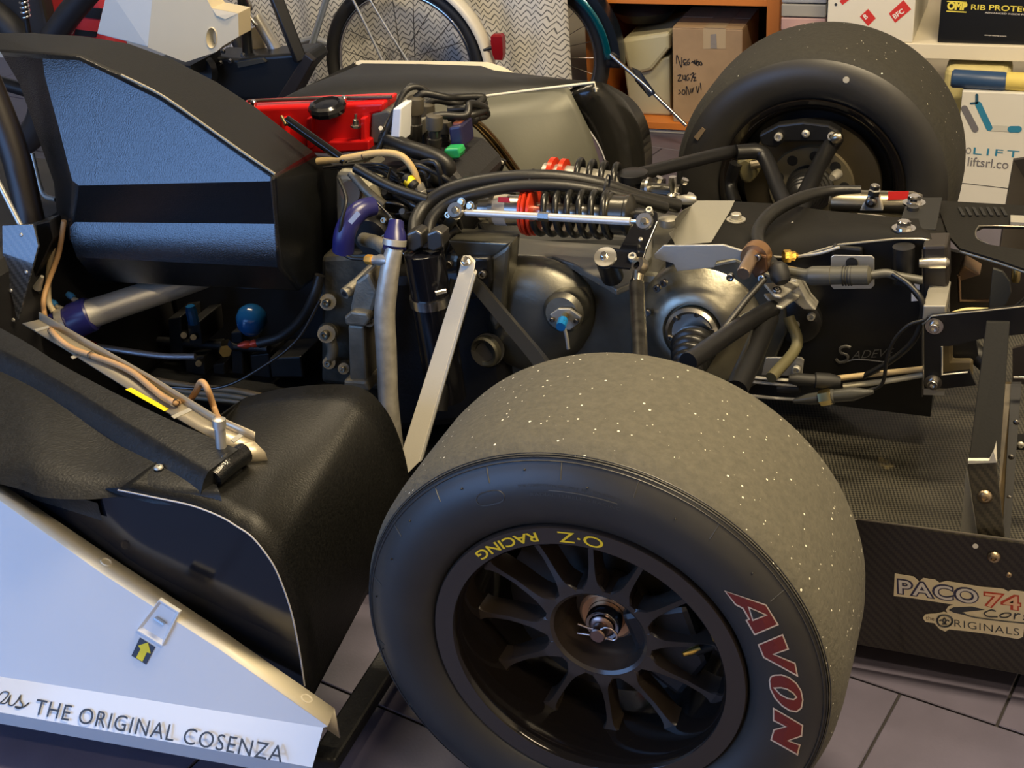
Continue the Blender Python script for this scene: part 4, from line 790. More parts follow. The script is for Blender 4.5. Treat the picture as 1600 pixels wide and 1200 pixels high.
# ---------------------------------------------------------------- near suspension
sus = part('near_suspension', car, 'near side push rod, rocker, damper link and wishbones')
pl = lambda x, y, d=0: PP(x, y, P(946, 402, y=.64) + V((0, -.55, .835)) * d, (0, -.55, .835))
rk = [(929, 398), (936, 390), (950, 386), (968, 388), (985, 356), (1000, 334), (1014, 326), (1027, 332), (1028, 345), (1010, 388), (1003, 412), (990, 420), (960, 417), (938, 416), (930, 408)]
for d in (0, -.022): MB().prism([pl(x, y, d) for x, y in rk], V((0, .55, -.835)) * .005).build('rocker_plate', M_gloss, sus, 0, bevel=.0012)
MB().lathe([(.017, -.05), (.0165, -.002), (0, -.002)], pl(947, 404), (0, -.55, .835), 28).build('rocker_pivot', M_black, sus, 40); MB().lathe([(.0168, 0), (.0168, .002), (0, .002)], pl(946, 402), (0, -.55, .835), 28).build('pivot_washer', mat('pale_steel'), sus, 40); bolt(sus, pl(944, 400, .002), (0, -.55, .835), .005, 'hex', M_steel)
bolt(sus, pl(989, 404), (0, -.55, .835), .0065, 'socket', M_dull); bolt(sus, pl(1015, 331), (0, -.55, .835), .0055, 'socket', M_dull); bolt(sus, pl(1001, 374), (0, -.55, .835), .0035, 'button', M_dull)
T('push_rod', [(995, 446, .61), (1002, 600, .40)], 12, mat('scuffed_black_tube', (.035, .033, .028), .3, .6, var=.6, vscale=60), sus, 20)
L_('rod_nut', [(9, 0), (11, .1), (11, .6), (8, .7), (8, 1)], P(995, 449, y=.607), P(996, 430, y=.63), M_steel, sus, 6)
MB().lathe([(.006, -.006), (.013, -.006), (.0145, 0), (.013, .006), (.006, .006)], P(999, 417, y=.63), (-.5, -.5, .6), 24, caps=False).build('rod_end', mat('gold_steel'), sus, 50)
T('rod_shank', [(998, 424, .625), (996, 440, .615)], [9, 8], mat('gold_steel'), sus, 14)
# silver link rod in front of the spring
T('link_rod', [(728, 332, .655), (985, 346, .655)], [5.5, 6.5], mat('silver_anodised', (.62, .60, .56), .4, .5), sus, 16, 0, label='long silver link rod in front of the spring'); L_('link_hex', [(7.5, 0), (7.5, 1)], P(842, 338, y=.655), P(858, 339, y=.655), M_steel, sus, 6)
for x, y in ((1007, 346), (712, 329)):
    MB().lathe([(.005, -.005), (.0115, -.005), (.013, 0), (.0115, .005), (.005, .005)], P(x, y, y=.65), (0, -.8, .6), 22, caps=False).build('rod_end', mat('pale_steel'), sus, 50); bolt(sus, P(x, y, y=.645), (0, -.8, .6), .005, 'hex', mat('gold_steel'))
T('rod_shank', [(722, 331, .653), (738, 333, .655)], 4, M_steel, sus, 10); T('rod_shank', [(983, 346, .655), (997, 346, .652)], 3.5, M_steel, sus, 10)
for x, y in ((702, 336), (721, 316), (735, 322)): bolt(sus, P(x, y, y=.66), (0, -.9, .4), .0055, 'socket' if x < 710 else 'hex', mat('gold_steel'))
T('link_lug', [(712, 335, .67), (700, 352, .69), (690, 380, .70)], 9, M_case, sus)
# damper, collars, spring
dmp = part('coil_damper', car, 'near coil-over damper with black spring and red collars')
A0, A1 = P(742, 326, y=.725), P(1003, 338, y=.725); at_ = lambda x: A0.lerp(A1, (x - 742) / 261)
L_('damper_body', [(10, 0), (18, .04), (18, .1), (24, .11), (24, .33), (14, .34), (14, .85)], A0, A1, mat('damper_alloy', (.55, .52, .46), .3, 1), dmp, 36)
L_('damper_label', [(24.6, 0), (24.6, 1)], at_(778), at_(798), mat('damper_sticker', (.50, .46, .40), .5), dmp, 36); q = Ps(.693, (780, 311), (797, 312), (798, 320), (779, 319)); MB().prism([p + V((0, -.002, .004)) for p in q], (0, -.0006, .0004)).build('red_label', mat('red_label', (.6, .03, .04), .5), dmp, 0)
for x0, x1, r in ((822, 827, 37), (828, 833, 39), (836, 841, 38)): L_('red_collar', [(r - 8, 0), (r, .1), (r, .9), (r - 8, 1)], at_(x0), at_(x1), mat('orange_red_anodised', (.75, .05, .015), .3, .3), dmp, 40, 'orange red spring collar')
MB().helix(at_(846), at_(958), S(33, A0), S(5.2, A0), 6.2, 10, 28).build('coil_spring', mat('spring_black', (.012, .012, .011), .3), dmp, 60)
L_('spring_seat', [(34, 0), (36, .08), (35, .16), (31, .2), (31, .7), (33, .75), (33, .85), (20, 1)], at_(952), at_(992), mat('dark_alloy', (.12, .115, .10), .3, .9), dmp, 36); L_('damper_shaft', [(12, 0), (12, 1)], at_(985), at_(1012), M_black, dmp, 16)
MB().prism([P(745, 345, z=.435), P(1000, 372, z=.435), P(985, 392, z=.42), P(765, 378, z=.42)], (0, 0, -.03)).build('damper_tray', mat('dark_tray', (.02, .02, .019), .4, .4), dmp, 0, bevel=.004)
d2 = part('coil_damper', car, 'far coil-over damper, mostly hidden behind the black hoses')
B0, B1 = P(850, 274, y=1.0), P(990, 292, y=1.0); MB().helix(B0.lerp(B1, .3), B0.lerp(B1, .9), .034, .0055, 4.5, 10, 24).build('coil_spring', mat('spring_black'), d2, 60)
for t in (.02, .14): L_('red_collar', [(24, 0), (30, .15), (30, .85), (24, 1)], B0.lerp(B1, t + .04), B0.lerp(B1, t + .11), mat('orange_red_anodised'), d2, 32)
L_('damper_body', [(20, 0), (20, 1)], B0, B1, M_dull, d2, 24)
# black hoses arching over
hos = part('breather_hoses', car, 'pair of thick black hoses arching over the gearbox')
T('hose', [(648, 372, .63), (650, 345, .66), (668, 318, .69), (705, 295, .71), (760, 282, .73), (830, 276, .75), (890, 279, .77), (945, 290, .79), (1000, 308, .82), (1060, 322, .86)], 11.5, M_hose, hos, 18)
T('hose', [(668, 366, .64), (676, 340, .66), (700, 318, .68), (740, 304, .69), (800, 292, .71), (870, 290, .73), (930, 298, .75), (990, 312, .78), (1040, 325, .82)], 9.5, M_hose, hos, 18)
T('hose_branch', [(716, 355, .70), (700, 368, .69), (690, 388, .67), (686, 420, .66)], 9, M_black, hos)
for x, y in ((831, 284), (948, 293)): MB().lathe([(.0205, -.0015), (.0205, .0015)], P(x, y, y=.755), (1, .1, -.1), 18, caps=False).build('cable_tie', M_matt, hos, 60)
# wishbones to the near upright
up0 = V((.0, .30, .44))
T('wishbone', [(1207, 482, .645), (1160, 508, .56), (1075, 566, .40)], 14, M_black, sus, 18); T('wishbone', [(1200, 496, .64), (1178, 550, .54), (1150, 610, .44)], 17, M_black, sus, 18)
T('wishbone', [(1232, 495, .68), (1245, 540, .66), (1205, 590, .58)], 9, mat('olive_tube', (.10, .09, .045), .5), sus, 14)
T('brake_line', [(1194, 437, .63), (1165, 470, .59), (1130, 515, .54), (1095, 556, .5)], 5, M_hose, sus, 12)
MB().tube(P3((737, 436, .64), (838, 556, .42), (870, 600, .34)), .0125, 4, 0).build('wishbone', mat('dark_grey_tube', (.012, .0115, .0105), .4), sus, 20)
MB().tube(P3((722, 440, .66), (690, 560, .60), (680, 640, .56)), .02, 12, 0).build('frame_tube', M_black, sus, 60)
# upright and brake inside the near wheel, closing off the view through the spokes
MB().lathe([(.045, .10), (.125, .10), (.125, .118), (.045, .118)], WO, (0, 1, 0), 48, caps=False).build('brake_disc', mat('dark_disc', (.05, .045, .04), .4, .7), sus, 40)
MB().lathe([(.036, .10), (.06, .118), (.07, .16), (.06, .22), (0, .22)], WO, (0, 1, 0), 32).build('upright', M_black, sus, 40)
MB().prism([V((.02, .118, .30)), V((.10, .118, .33)), V((.125, .118, .25)), V((.09, .118, .19)), V((.05, .118, .22))], (0, -.05, 0)).build('brake_caliper', M_black, sus, 0, bevel=.008)
# flat silver strut
s0_, s1_, s2_ = P3((716, 428, .60), (740, 426, .60), (629, 702, .40)); nS = (s1_ - s0_).cross(s2_ - s0_); st_ = [s0_, s1_, PP(655, 722, s0_, nS), PP(636, 741, s0_, nS), s2_]
MB().prism(st_, (0, .004, .002)).build('flat_strut', mat('pale_bar', (.60, .57, .49), .4, .45, bump=.06, bscale=400), sus, 0, bevel=.0008, label='long flat silver strut')
MB().prism(P3((716, 428, .60), (740, 426, .60), (742, 412, .61), (733, 403, .615), (722, 404, .615)), (0, .004, .003)).build('strut_tab', mat('pale_bar'), sus, 0, bevel=.0008); bolt(sus, P(728, 409, y=.609), (0, -.6, .8), .0065, 'hex', M_steel)
MB().prism([s1_, PP(743, 430, s0_, nS), PP(659, 720, s0_, nS), PP(655, 722, s0_, nS)], (0, .008, .002)).build('strut_flange', mat('pale_edge', (.70, .68, .60), .35, .7), sus, 0)

# ---------------------------------------------------------------- far suspension
fsu = part('far_suspension', car, 'far side wishbones, brake disc and upright inside the far wheel')
T('wishbone', [(985, 276, 1.06), (1060, 257, 1.16), (1130, 240, 1.26), (1180, 233, 1.36)], 11, M_black, fsu, 16)
T('wishbone', [(1150, 238, 1.28), (1185, 238, 1.30), (1200, 255, 1.28), (1218, 300, 1.2), (1240, 345, 1.1)], 12, M_black, fsu, 16)
T('wishbone', [(1306, 216, 1.44), (1290, 240, 1.40), (1265, 290, 1.28), (1245, 340, 1.15)], 13, M_black, fsu, 16)
q = [(1185, 212), (1215, 196), (1255, 191), (1295, 196), (1312, 206), (1312, 222), (1300, 228), (1285, 222), (1225, 222), (1212, 232), (1190, 228)]
MB().prism(Ps(1.42, *q), (0, .03, 0)).build('upright', M_black, fsu, 0, bevel=.004)
for x, y in ((1217, 213), (1259, 209), (1300, 212)): bolt(fsu, P(x, y, y=1.418), (0, -1, .1), .008, 'socket' if x != 1259 else 'button', M_dull)
L_('ball_joint', [(7, 0), (9, .3), (9, .7), (6, 1)], P(1300, 218, y=1.41), P(1316, 212, y=1.41), mat('gold_steel'), fsu, 14)
hc = V((0, 1.47, .28)); MB().lathe([(.055, 0), (.135, 0), (.135, .02), (.055, .02)], hc, (0, 1, 0), 56, caps=False).build('brake_disc', mat('disc_steel', (.15, .125, .085), .4, .9), fsu, 40)
MB().lathe([(.135, .001), (.085, .0), (.083, -.008), (.045, -.008), (.045, .02)], hc, (0, 1, 0), 56, caps=False).build('disc_bell', mat('bell_alloy', (.30, .265, .185), .42, .8), fsu, 35)
for k in range(9):
    th = math.radians(90 + 40 * (k - 4) - 5); c = hc + V((math.cos(th) * .066, -.0085, math.sin(th) * .066)); MB().lathe([(0, 0), (.0105, 0), (.0105, .001), (0, .001)], c, (0, -1, 0), 18).build('bell_hole', M_matt, fsu, 40)
b0_ = hc + V((0, -.012, 0)); pr = []
for i in range(6): t = i * .014; R_ = .047 - .004 * i; pr += [(R_, t), (R_ + .001, t + .004), (R_ - .001, t + .008), (R_ - .006, t + .011)]
pr += [(.014, .09), (.014, .45)]; MB().lathe(pr, b0_, (-.04, -1, .15), 36).build('rubber_boot', mat('boot_rubber'), fsu, 50)
MB().prism(Ps(1.40, (1150, 252), (1165, 246), (1178, 254), (1182, 278), (1170, 288), (1158, 284), (1152, 268)), (0, .06, 0)).build('brake_caliper', mat('olive_caliper', (.22, .19, .09), .5, .5), fsu, 0, bevel=.006, label='olive brake caliper')
L_('caliper_bolt', [(7, 0), (7, 1)], P(1172, 258, y=1.39), P(1194, 254, y=1.40), mat('gold_steel'), fsu, 10); T('caliper_hose', [(1150, 255, 1.4), (1142, 290, 1.4), (1150, 320, 1.35)], 10, M_black, fsu)
MB().lathe([(.04, .03), (.10, .03), (.10, .12), (.04, .12)], hc, (0, 1, 0), 40).build('hub_carrier', M_black, fsu, 40)
MB().lathe([(.152, .045), (.030, .045), (.03, .052), (.152, .052)], hc, (0, 1, 0), 48, caps=False).build('dark_backing', M_black, fsu, 40)
L_('toe_link_end', [(5, 0), (8, .4), (8, .8), (5, 1)], P(1300, 278, y=1.38), P(1312, 270, y=1.41), M_dull, fsu, 14)
# master cylinder and pots by the far damper
pot = part('fluid_reservoir', car, 'small black capped fluid reservoir with black cylinder')
L_('reservoir', [(18, 0), (20, .1), (20, .6), (24, .62), (24, .95), (20, 1)], P(990, 300, y=1.0), P(988, 268, y=1.0), M_black, pot, 28)
L_('cylinder', [(8, 0), (17, .02), (17, .2), (13, .22), (13, 1)], P(1003, 297, y=.97), P(1062, 302, y=.97), mat('dark_alloy'), pot, 22); L_('ring_clip', [(20, 0), (20, 1)], P(1012, 297, y=.965), P(1016, 297, y=.965), mat('pale_steel'), pot, 24)
L_('stud', [(4, 0), (5, .1), (5, .3), (10, .35), (10, .5), (5, .55), (7, .8), (6, 1)], P(1053, 330, y=.95), P(1051, 276, y=.95), M_steel, pot, 10)
for x, y in ((1028, 284), (1068, 287), (1077, 310)): L_('small_nut', [(5, 0), (6, .3), (6, 1)], P(x, y, y=.96), P(x + 3, y - 7, y=.96), M_steel, pot, 6)
L_('banjo', [(6, 0), (8, .3), (8, .8), (5, 1)], P(1060, 312, y=.95), P(1088, 312, y=.95), M_dull, pot, 12)
L_('lower_disc', [(14, 0), (15, .3), (15, .8), (10, 1)], P(1044, 352, y=.84), P(1044, 338, y=.84), M_dull, pot, 24)
# gas bottle on the far side of the gearbox
gas = part('gas_bottle', car, 'silver damper gas bottle with red label')
G0, G1 = P(1297, 316, y=.93), P(1440, 320, y=.93)
L_('bottle', [(16, 0), (20, .03), (20, .9), (16, 1)], G0, G1, mat('bottle_alloy', (.42, .38, .28), .28, 1), gas, 32)
MB().prism([p + V((0, -.002, .003)) for p in Ps(.913, (1388, 302), (1420, 301), (1419, 314), (1387, 315))], (0, -.001, .001)).build('red_label', mat('bright_red_label', (.75, .03, .02), .4), gas, 0)
MB().prism(Ps(.90, (1343, 330), (1356, 306), (1360, 300), (1372, 300), (1380, 330)), (0, .012, 0)).build('bottle_bracket', M_alloy, gas, 0, bevel=.002); bolt(gas, P(1361, 316, y=.897), (0, -1, .2), .009, 'button', M_dsteel)
L_('banjo_bolt', [(6, 0), (10, .1), (10, .5), (8, .6), (8, .9), (5, 1)], P(1365, 306, y=.90), P(1368, 288, y=.90), M_steel, gas, 6)

# ---------------------------------------------------------------- rear wing mount
wng = part('rear_mount', car, 'black rear wing mount plates with chrome bolts')
zz = P(1413, 365, y=.74).z
MB().prism([oncover(1400, 366, 0) + V((0, 0, .028)), oncover(1430, 362, 0) + V((0, .0, .028)), P(1462, 362, z=zz), P(1472, 312, z=zz), P(1440, 312, z=zz), P(1418, 315, z=zz)][2:] + [P(1402, 360, z=zz)], (0, 0, .004)).build('bolt_plate', M_matt, wng, 0, bevel=.001)
for x, y in ((1412, 358), (1428, 318)): bolt(wng, P(x, y, z=zz + .004), (0, 0, 1), .0095, 'hex', mat('chrome', (.75, .74, .72), .1, 1), washer=True)
L_('spacer', [(10, 0), (10, 1)], P(1413, 386, y=.735), P(1413, 364, y=.735), M_alloy, wng, 24)
L_('spacer', [(8, 0), (9, .3), (9, 1)], P(1424, 345, y=.82), P(1427, 322, y=.82), mat('dark_glass_tube', (.1, .1, .1), .1, .8), wng, 20)
T('tie_wire', [(1340, 336, .82), (1380, 340, .81), (1395, 348, .80)], 3, M_dull, wng, 6)
# sloping top plate
tpz = P(1500, 390, y=.72).z
tq = [(1470, 312), (1478, 338), (1484, 362), (1492, 388), (1500, 390), (1560, 408), (1640, 436), (1640, 330), (1560, 322)]
hole = [(1524, 374), (1526, 360), (1537, 355), (1640, 357), (1640, 398), (1545, 384)]
b_ = MB(); zp = lambda x, y: P(x, y, z=tpz)
b_.poly([zp(*q) for q in [(1462, 315), (1524, 374 - 2), (1526, 360), (1537, 355), (1640, 357), (1640, 325)]]); b_.poly([zp(*q) for q in [(1462, 315), (1482, 370), (1500, 390), (1560, 408), (1640, 436), (1640, 399), (1545, 384), (1524, 374 - 2)]])
b_.build('top_plate', mat('matt_black_cover'), wng, 0, solid=.004)
MB().tube([zp(*q) + V((0, -.002, -.001)) for q in ((1500, 391), (1560, 409), (1640, 437))], .0016, 6, 0).build('plate_edge', mat('edge_alloy'), wng, 60)
MB().tube([zp(*q) + V((0, 0, .002)) for q in ((1545, 384), (1527, 376), (1524, 366), (1528, 358), (1540, 355), (1640, 357))], .0012, 6, 3).build('slot_edge', mat('edge_alloy'), wng, 60)
for k in range(7):
    x = 1496 + k * 11; MB().prism([zp(x, 328) + V((0, 0, .0042)), zp(x + 5, 328.5) + V((0, 0, .0042)), zp(x + 12, 341) + V((0, 0, .0042)), zp(x + 7, 341) + V((0, 0, .0042))], (0, 0, .0006)).build('louvre_slot', M_matt, wng, 0)
MB().prism([zp(1578, 344) + V((0, 0, .004)), zp(1600, 345) + V((0, 0, .004)), zp(1600, 356) + V((0, 0, .004)), zp(1578, 355) + V((0, 0, .004))], (0, 0, .004)).build('pale_clip', M_dull, wng, 0)
# upright side plate with window, silver bracket, bolts
pts_o = [(1443, 506), (1448, 497), (1456, 493), (1530, 486), (1640, 474), (1640, 520), (1565, 528), (1520, 600), (1478, 606), (1444, 606)]
win = [(1470, 541), (1484, 541), (1484, 566), (1517, 566), (1515, 580), (1472, 585)]
yp = .62
b_ = MB(); W_ = lambda q: P(q[0], q[1], y=yp)
for f in ([(1443, 506), (1448, 497), (1456, 493), (1530, 486), (1530, 530), (1484, 541), (1470, 541)], [(1530, 486), (1640, 474), (1640, 518), (1560, 526), (1530, 530)], [(1443, 506), (1470, 541), (1472, 585), (1478, 607), (1444, 607)], [(1472, 585), (1515, 580), (1525, 602), (1478, 607)]): b_.prism([W_(q) for q in f], (0, .006, 0))
b_.build('side_plate', M_black, wng, 0)
MB().tube([W_(q) + V((0, -.001, 0)) for q in ((1443, 607), (1443, 506), (1456, 493), (1530, 486), (1640, 474))], .0012, 6, 0).build('plate_edge', mat('edge_alloy'), wng, 60)
MB().tube([W_(q) + V((0, -.001, 0)) for q in ((1472, 541), (1472, 585), (1512, 581))], .0014, 6, 0).build('window_edge', M_dull, wng, 60)
MB().prism(Ps(.645, (1466, 536), (1488, 536), (1488, 563), (1520, 563), (1520, 590), (1466, 592)), (0, .01, 0)).build('tan_backing', mat('tan_bar', (.13, .10, .05), .5), wng, 0, bevel=.004)
MB().prism(Ps(.66, (1488, 536), (1525, 530), (1530, 565), (1488, 563)), (0, .01, 0)).build('dark_backing', M_black, wng, 0)
for x, y in ((1460, 509), (1458, 597)): bolt(wng, P(x, y, y=yp - .001), (0, -1, 0), .0068, 'socket', M_steel, washer=True)
b_ = MB(); zt2 = P(1443, 478, y=.63).z; f_ = [P(1443, 478, y=.63), P(1478, 478, y=.63)]; k_ = [P(1486, 439, z=zt2), P(1454, 437, z=zt2)]
b_.prism(f_ + k_, (0, 0, -.03)); b_.build('silver_bracket', mat('bracket_alloy', (.46, .44, .38), .4, .6, bump=.05), wng, 0, bevel=.0015, label='bent silver bracket')
MB().prism(Ps(.628, (1443, 606), (1476, 606), (1475, 618), (1443, 617)), (0, .004, 0)).build('lower_tab', M_dull, wng, 0)
# inner plates to the right
MB().prism(Ps(.80, (1484, 392), (1640, 430), (1640, 480), (1484, 492)), (0, .01, 0)).build('inner_plate', mat('brown_black_block'), wng, 0)
MB().prism(Ps(.74, (1497, 428), (1506, 415), (1532, 430), (1500, 440)), (0, .04, 0)).build('brown_block', mat('brown_alloy', (.22, .14, .08), .4, .7), wng, 0, bevel=.002)
MB().tube(Ps(.74, (1498, 430), (1500, 470), (1545, 470)), .003, 6, 0).build('frame_strip', mat('brown_alloy'), wng, 60)
q = [(1551, 420), (1566, 424), (1578, 440), (1580, 458), (1572, 476), (1556, 486), (1545, 484)]; MB().prism(Ps(.68, *q), (0, .006, 0)).build('half_round_plate', mat('grey_black_plate', (.035, .035, .03), .4), wng, 0, bevel=.001)
L_('brass_bush', [(6, 0), (7, .2), (7, .8), (6, 1)], P(1588, 420, y=.70), P(1587, 440, y=.70), mat('gold_fitting'), wng, 12)
T('yellow_strip', [(1488, 490, .64), (1510, 484, .64), (1544, 484, .64)], 3.5, mat('pale_yellow_strip', (.6, .5, .2), .5), wng, 8)
# vertical plates at right
MB().prism(P3((1541, 503, .56), (1578, 504, .56), (1562, 717, .44), (1514, 717, .44)), (0, .005, 0)).build('vertical_plate', mat('grey_black_sheet', (.007, .007, .0065), .7, spec=.25, bump=.06, bscale=300), wng, 0, bevel=.001)
MB().prism(P3((1513, 716, .44), (1546, 716, .44), (1553, 702, .44), (1557, 688, .445), (1558, 719, .44), (1513, 721, .44)), (0, -.006, 0)).build('white_gusset', mat('pale_primer', (.62, .60, .52), .5), wng, 0)
MB().prism(P3((1511, 722, .437), (1556, 720, .437), (1570, 842, .41), (1528, 840, .41)), (0, .006, 0)).build('carbon_bracket', M_carbonv, wng, 0, bevel=.0008); bolt(wng, P(1539, 776, y=.424), (0, -1, .1), .0095, 'button', mat('bronze_bolt', (.42, .33, .22), .35, 1))
MB().prism(P3((1510, 732, .46), (1500, 838, .43), (1528, 840, .42)), (0, .004, 0)).build('silver_wedge', M_dull, wng, 0)
MB().prism(P3((1544, 586, .52), (1548, 585, .52), (1546, 612, .52)), (0, .004, 0)).build('pale_tab', mat('pale_primer'), wng, 0)
MB().prism(P3((1580, 600, .60), (1596, 600, .60), (1578, 840, .45), (1566, 840, .45)), (0, .006, 0)).build('angle_strip', mat('grey_strip', (.022, .022, .024), .6, spec=.3), wng, 0)
MB().prism(P3((1568, 600, .605), (1581, 600, .605), (1566, 840, .452), (1560, 790, .47)), (0, .006, 0)).build('stained_strip', mat('stained_strip', (.05, .035, .016), .5, var=.7, vscale=25), wng, 0)
for x, y in ((1588, 660), (1580, 714), (1577, 778)): bolt(wng, P(x, y, y=.49), (0, -1, 0), .004, 'button', M_dsteel)
MB().prism(P3((1586, 690, .55), (1640, 690, .55), (1640, 705, .55), (1586, 703, .55)), (0, .02, 0)).build('cross_bar', M_black, wng, 0); bolt(wng, P(1595, 695, y=.549), (0, -1, 0), .005, 'button', M_dull)
MB().prism(P3((1582, 545, .64), (1640, 530, .64), (1640, 600, .64), (1582, 600, .64)), (0, .006, 0)).build('inner_plate', mat('brown_black_block'), wng, 0)
MB().tube(P3((1560, 505, .63), (1600, 470, .70), (1640, 430, .75)), .004, 8, 0).build('stay_rod', M_black, wng, 60); MB().tube(P3((1500, 530, .70), (1545, 570, .66)), .014, 10, 0).build('stay_tube', M_black, wng, 60)
MB().tube(P3((1584, 590, .58), (1640, 590, .58)), .002, 8, 0).build('thin_rod', M_steel, wng, 60)

# ---------------------------------------------------------------- diffuser floor and skirt
dif = part('diffuser', car, 'dark carbon weave diffuser floor behind the gearbox')
zf = .16
MB().prism([V((-.20, .405, zf)), V((.95, .405, zf)), V((.95, 1.30, zf + .03)), V((-.20, 1.30, zf + .03))], (0, 0, -.008)).build('weave_floor', M_carbon, dif, 0)
skt = part('side_skirt', car, 'brown black carbon skirt panel with stickers behind the near wheel')
ys = .392
MB().prism([V((-.05, ys, .035)), V((-.05, ys, .243)), P(1360, 815, y=ys), V((.95, ys, .252)), V((.95, ys, .04)), P(1350, 1009, y=ys)], (0, .006, 0)).build('skirt_panel', M_carbonv, skt, 0, bevel=.001)
MB().tube([P(1340, 811, y=ys), P(1640, 850.5, y=ys)], .0012, 6, 0).build('panel_edge', mat('edge_alloy'), skt, 60)
bolt(skt, P(1553, 870, y=ys), (0, -1, 0), .0085, 'button', mat('bronze_bolt')); MB().lathe([(0, 0), (.0035, 0), (.0035, .001), (0, .001)], P(1524, 853, y=ys), (0, -1, 0), 14).build('white_rivet', mat('white_spot', (.75, .74, .7), .5), skt, 40); bolt(skt, P(1576, 898, y=ys), (0, -1, 0), .0042, 'button', mat('bronze_bolt'))
K = lambda pts, d=0: [P(1380 + x / 7.2727, 880 + y / 7.2727, y=ys - .0006 - d) for x, y in pts]
M_stk = mat('sticker_cream', (.72, .64, .46), .5)
MB().prism(K([(132, 115), (345, 150), (410, 205), (455, 165), (590, 185), (640, 220), (720, 200), (870, 225), (940, 238), (1110, 265), (1370, 290), (1420, 320), (1460, 300), (1590, 320), (1700, 340), (1700, 720), (1600, 745), (1590, 835), (1530, 860), (1210, 805), (960, 772), (750, 750), (705, 775), (640, 745), (580, 680), (480, 665), (450, 620), (480, 580), (540, 572), (600, 570), (690, 550), (730, 565), (712, 530), (740, 490), (800, 470), (330, 395), (120, 370)]), (0, -.0004, 0)).build('sticker', M_stk, skt, 0, label='cream sticker with team lettering')
ko, kx = K([(160, 360)], .0008)[0], K([(1090, 480)], .0008)[0]; ux = (kx - ko).normalized(); uy = V((-.10, 0, 1))
M_blu = mat('letter_navy', (.035, .035, .09), .5); M_wh = mat('letter_pale', (.66, .64, .64), .5); M_rd = mat('letter_red', (.50, .06, .03), .5); M_pk = mat('letter_pink', (.80, .50, .34), .5)
for body, px0, px1, c1, c2 in (('PACO', (160, 352), (1090, 478), M_blu, M_wh), ('74', (1140, 500), (1570, 552), M_rd, M_pk)):
    q0, q1 = K([px0, px1], .0008); ux = (q1 - q0).normalized(); wd = (q1 - q0).length; hh_ = S(225 / 7.27, q0)
    lettering(body, plane_fn(q0, ux, uy), 'sticker_lettering', c1, skt, width=wd, height=hh_, bold=.075, space=1.08)
    lettering(body, plane_fn(q0 + ux * .002 + V((0, -.0006, .002)), ux, uy), 'sticker_lettering', c2, skt, width=wd - .004, height=hh_ - .004, bold=.012, space=1.13)
MB().prism(K([(745, 530), (800, 500), (1010, 492), (1155, 528), (1040, 540), (890, 555), (940, 590), (800, 560)], .0008), (0, -.0003, 0)).build('sticker_swoosh', M_ink, skt, 0)
fnk = lambda x, y: K([(x, y)], .001)[0]
st = strokes([[(1280, 545), (1230, 530), (1165, 555), (1150, 575), (1190, 605), (1300, 610)], [(1380, 565), (1330, 590), (1340, 612), (1400, 615), (1450, 590), (1440, 568), (1380, 565)], [(1500, 570), (1490, 635)], [(1495, 600), (1530, 575), (1560, 580)], [(1640, 590), (1600, 600), (1640, 625), (1590, 640)], [(900, 560), (1000, 605), (1300, 650), (1700, 690)]], fnk, .0009); st.build('sticker_lettering', M_ink, skt, 60)
st = strokes([[(640, 600), (615, 640), (635, 700), (690, 720), (750, 710), (785, 670), (775, 620), (720, 592), (670, 590), (640, 600)]], fnk, .0013); strokes([[(695, 620), (680, 650), (698, 690), (712, 650), (695, 620)], [(640, 655), (665, 645), (690, 670)], [(748, 660), (725, 648), (700, 672)], [(670, 690), (725, 692)]], fnk, .0009, st); st.build('sticker_emblem', M_ink, skt, 60)
q0, q1 = K([(810, 720), (1545, 825)], .0008); lettering('RIGINALS', plane_fn(q0, (q1 - q0).normalized(), uy), 'sticker_lettering', M_ink, skt, width=(q1 - q0).length, height=S(100 / 7.27, q0), bold=-.008, space=1.1)
q0, q1 = K([(485, 642), (580, 655)], .0008); lettering('the', plane_fn(q0, (q1 - q0).normalized(), uy), 'sticker_lettering', mat('letter_brown', (.2, .15, .09), .5), skt, width=(q1 - q0).length, height=S(58 / 7.27, q0))

# ---------------------------------------------------------------- far side pod
fpd = part('far_side_pod', car, 'far side pod seen from inside with cream edge and grey alloy wheel guard')
yf_ = 1.66
ce = P3((553, 108, yf_ - .02), (553, 99, yf_), (562, 95, yf_), (660, 96, yf_), (762, 98, yf_), (785, 105, yf_), (818, 122, yf_))
ci = P3((556, 112, yf_ - .03), (560, 103, yf_ - .03), (566, 100, yf_ - .03), (660, 101, yf_ - .03), (752, 104, yf_ - .03), (772, 111, yf_ - .03), (796, 121, yf_ - .03))
b_ = MB(); b_.grid([ce, ci]); b_.build('edge_flange', M_cream, fpd, 0, solid=.003, label='cream edge strip')
inn = [P(440, 155, y=1.42), P(470, 140, y=1.46), P(520, 122, y=1.50), P(660, 118, y=1.52), P(760, 120, y=1.52), P(800, 121, y=1.55), P(880, 124, y=1.55)]
b_ = MB(); low_ = [P(400, 175, y=1.30), P(430, 170, y=1.30), P(520, 165, y=1.30), P(640, 160, y=1.30), P(750, 152, y=1.32), P(840, 141, y=1.34), P(932, 129, y=1.36)]
b_.grid([[P(553, 100, y=yf_ - .035)] + ci[1:], inn, low_]); b_.build('inner_shell', mat('black_shell', (.010, .010, .0095), .5, bump=.2), fpd, 60, solid=.003)
MB().prism(P3((490, 130, 1.58), (553, 99, yf_ - .02), (553, 115, yf_ - .03), (520, 122, 1.5)), (0, .01, 0)).build('shell_end', mat('black_shell'), fpd, 0)
T('sheet_edge', [(752, 151, 1.30), (845, 139, 1.32), (929, 129, 1.34), (931, 143, 1.34)], 2.2, mat('white_sheet_edge', (.72, .70, .60), .5), fpd, 6, 0)
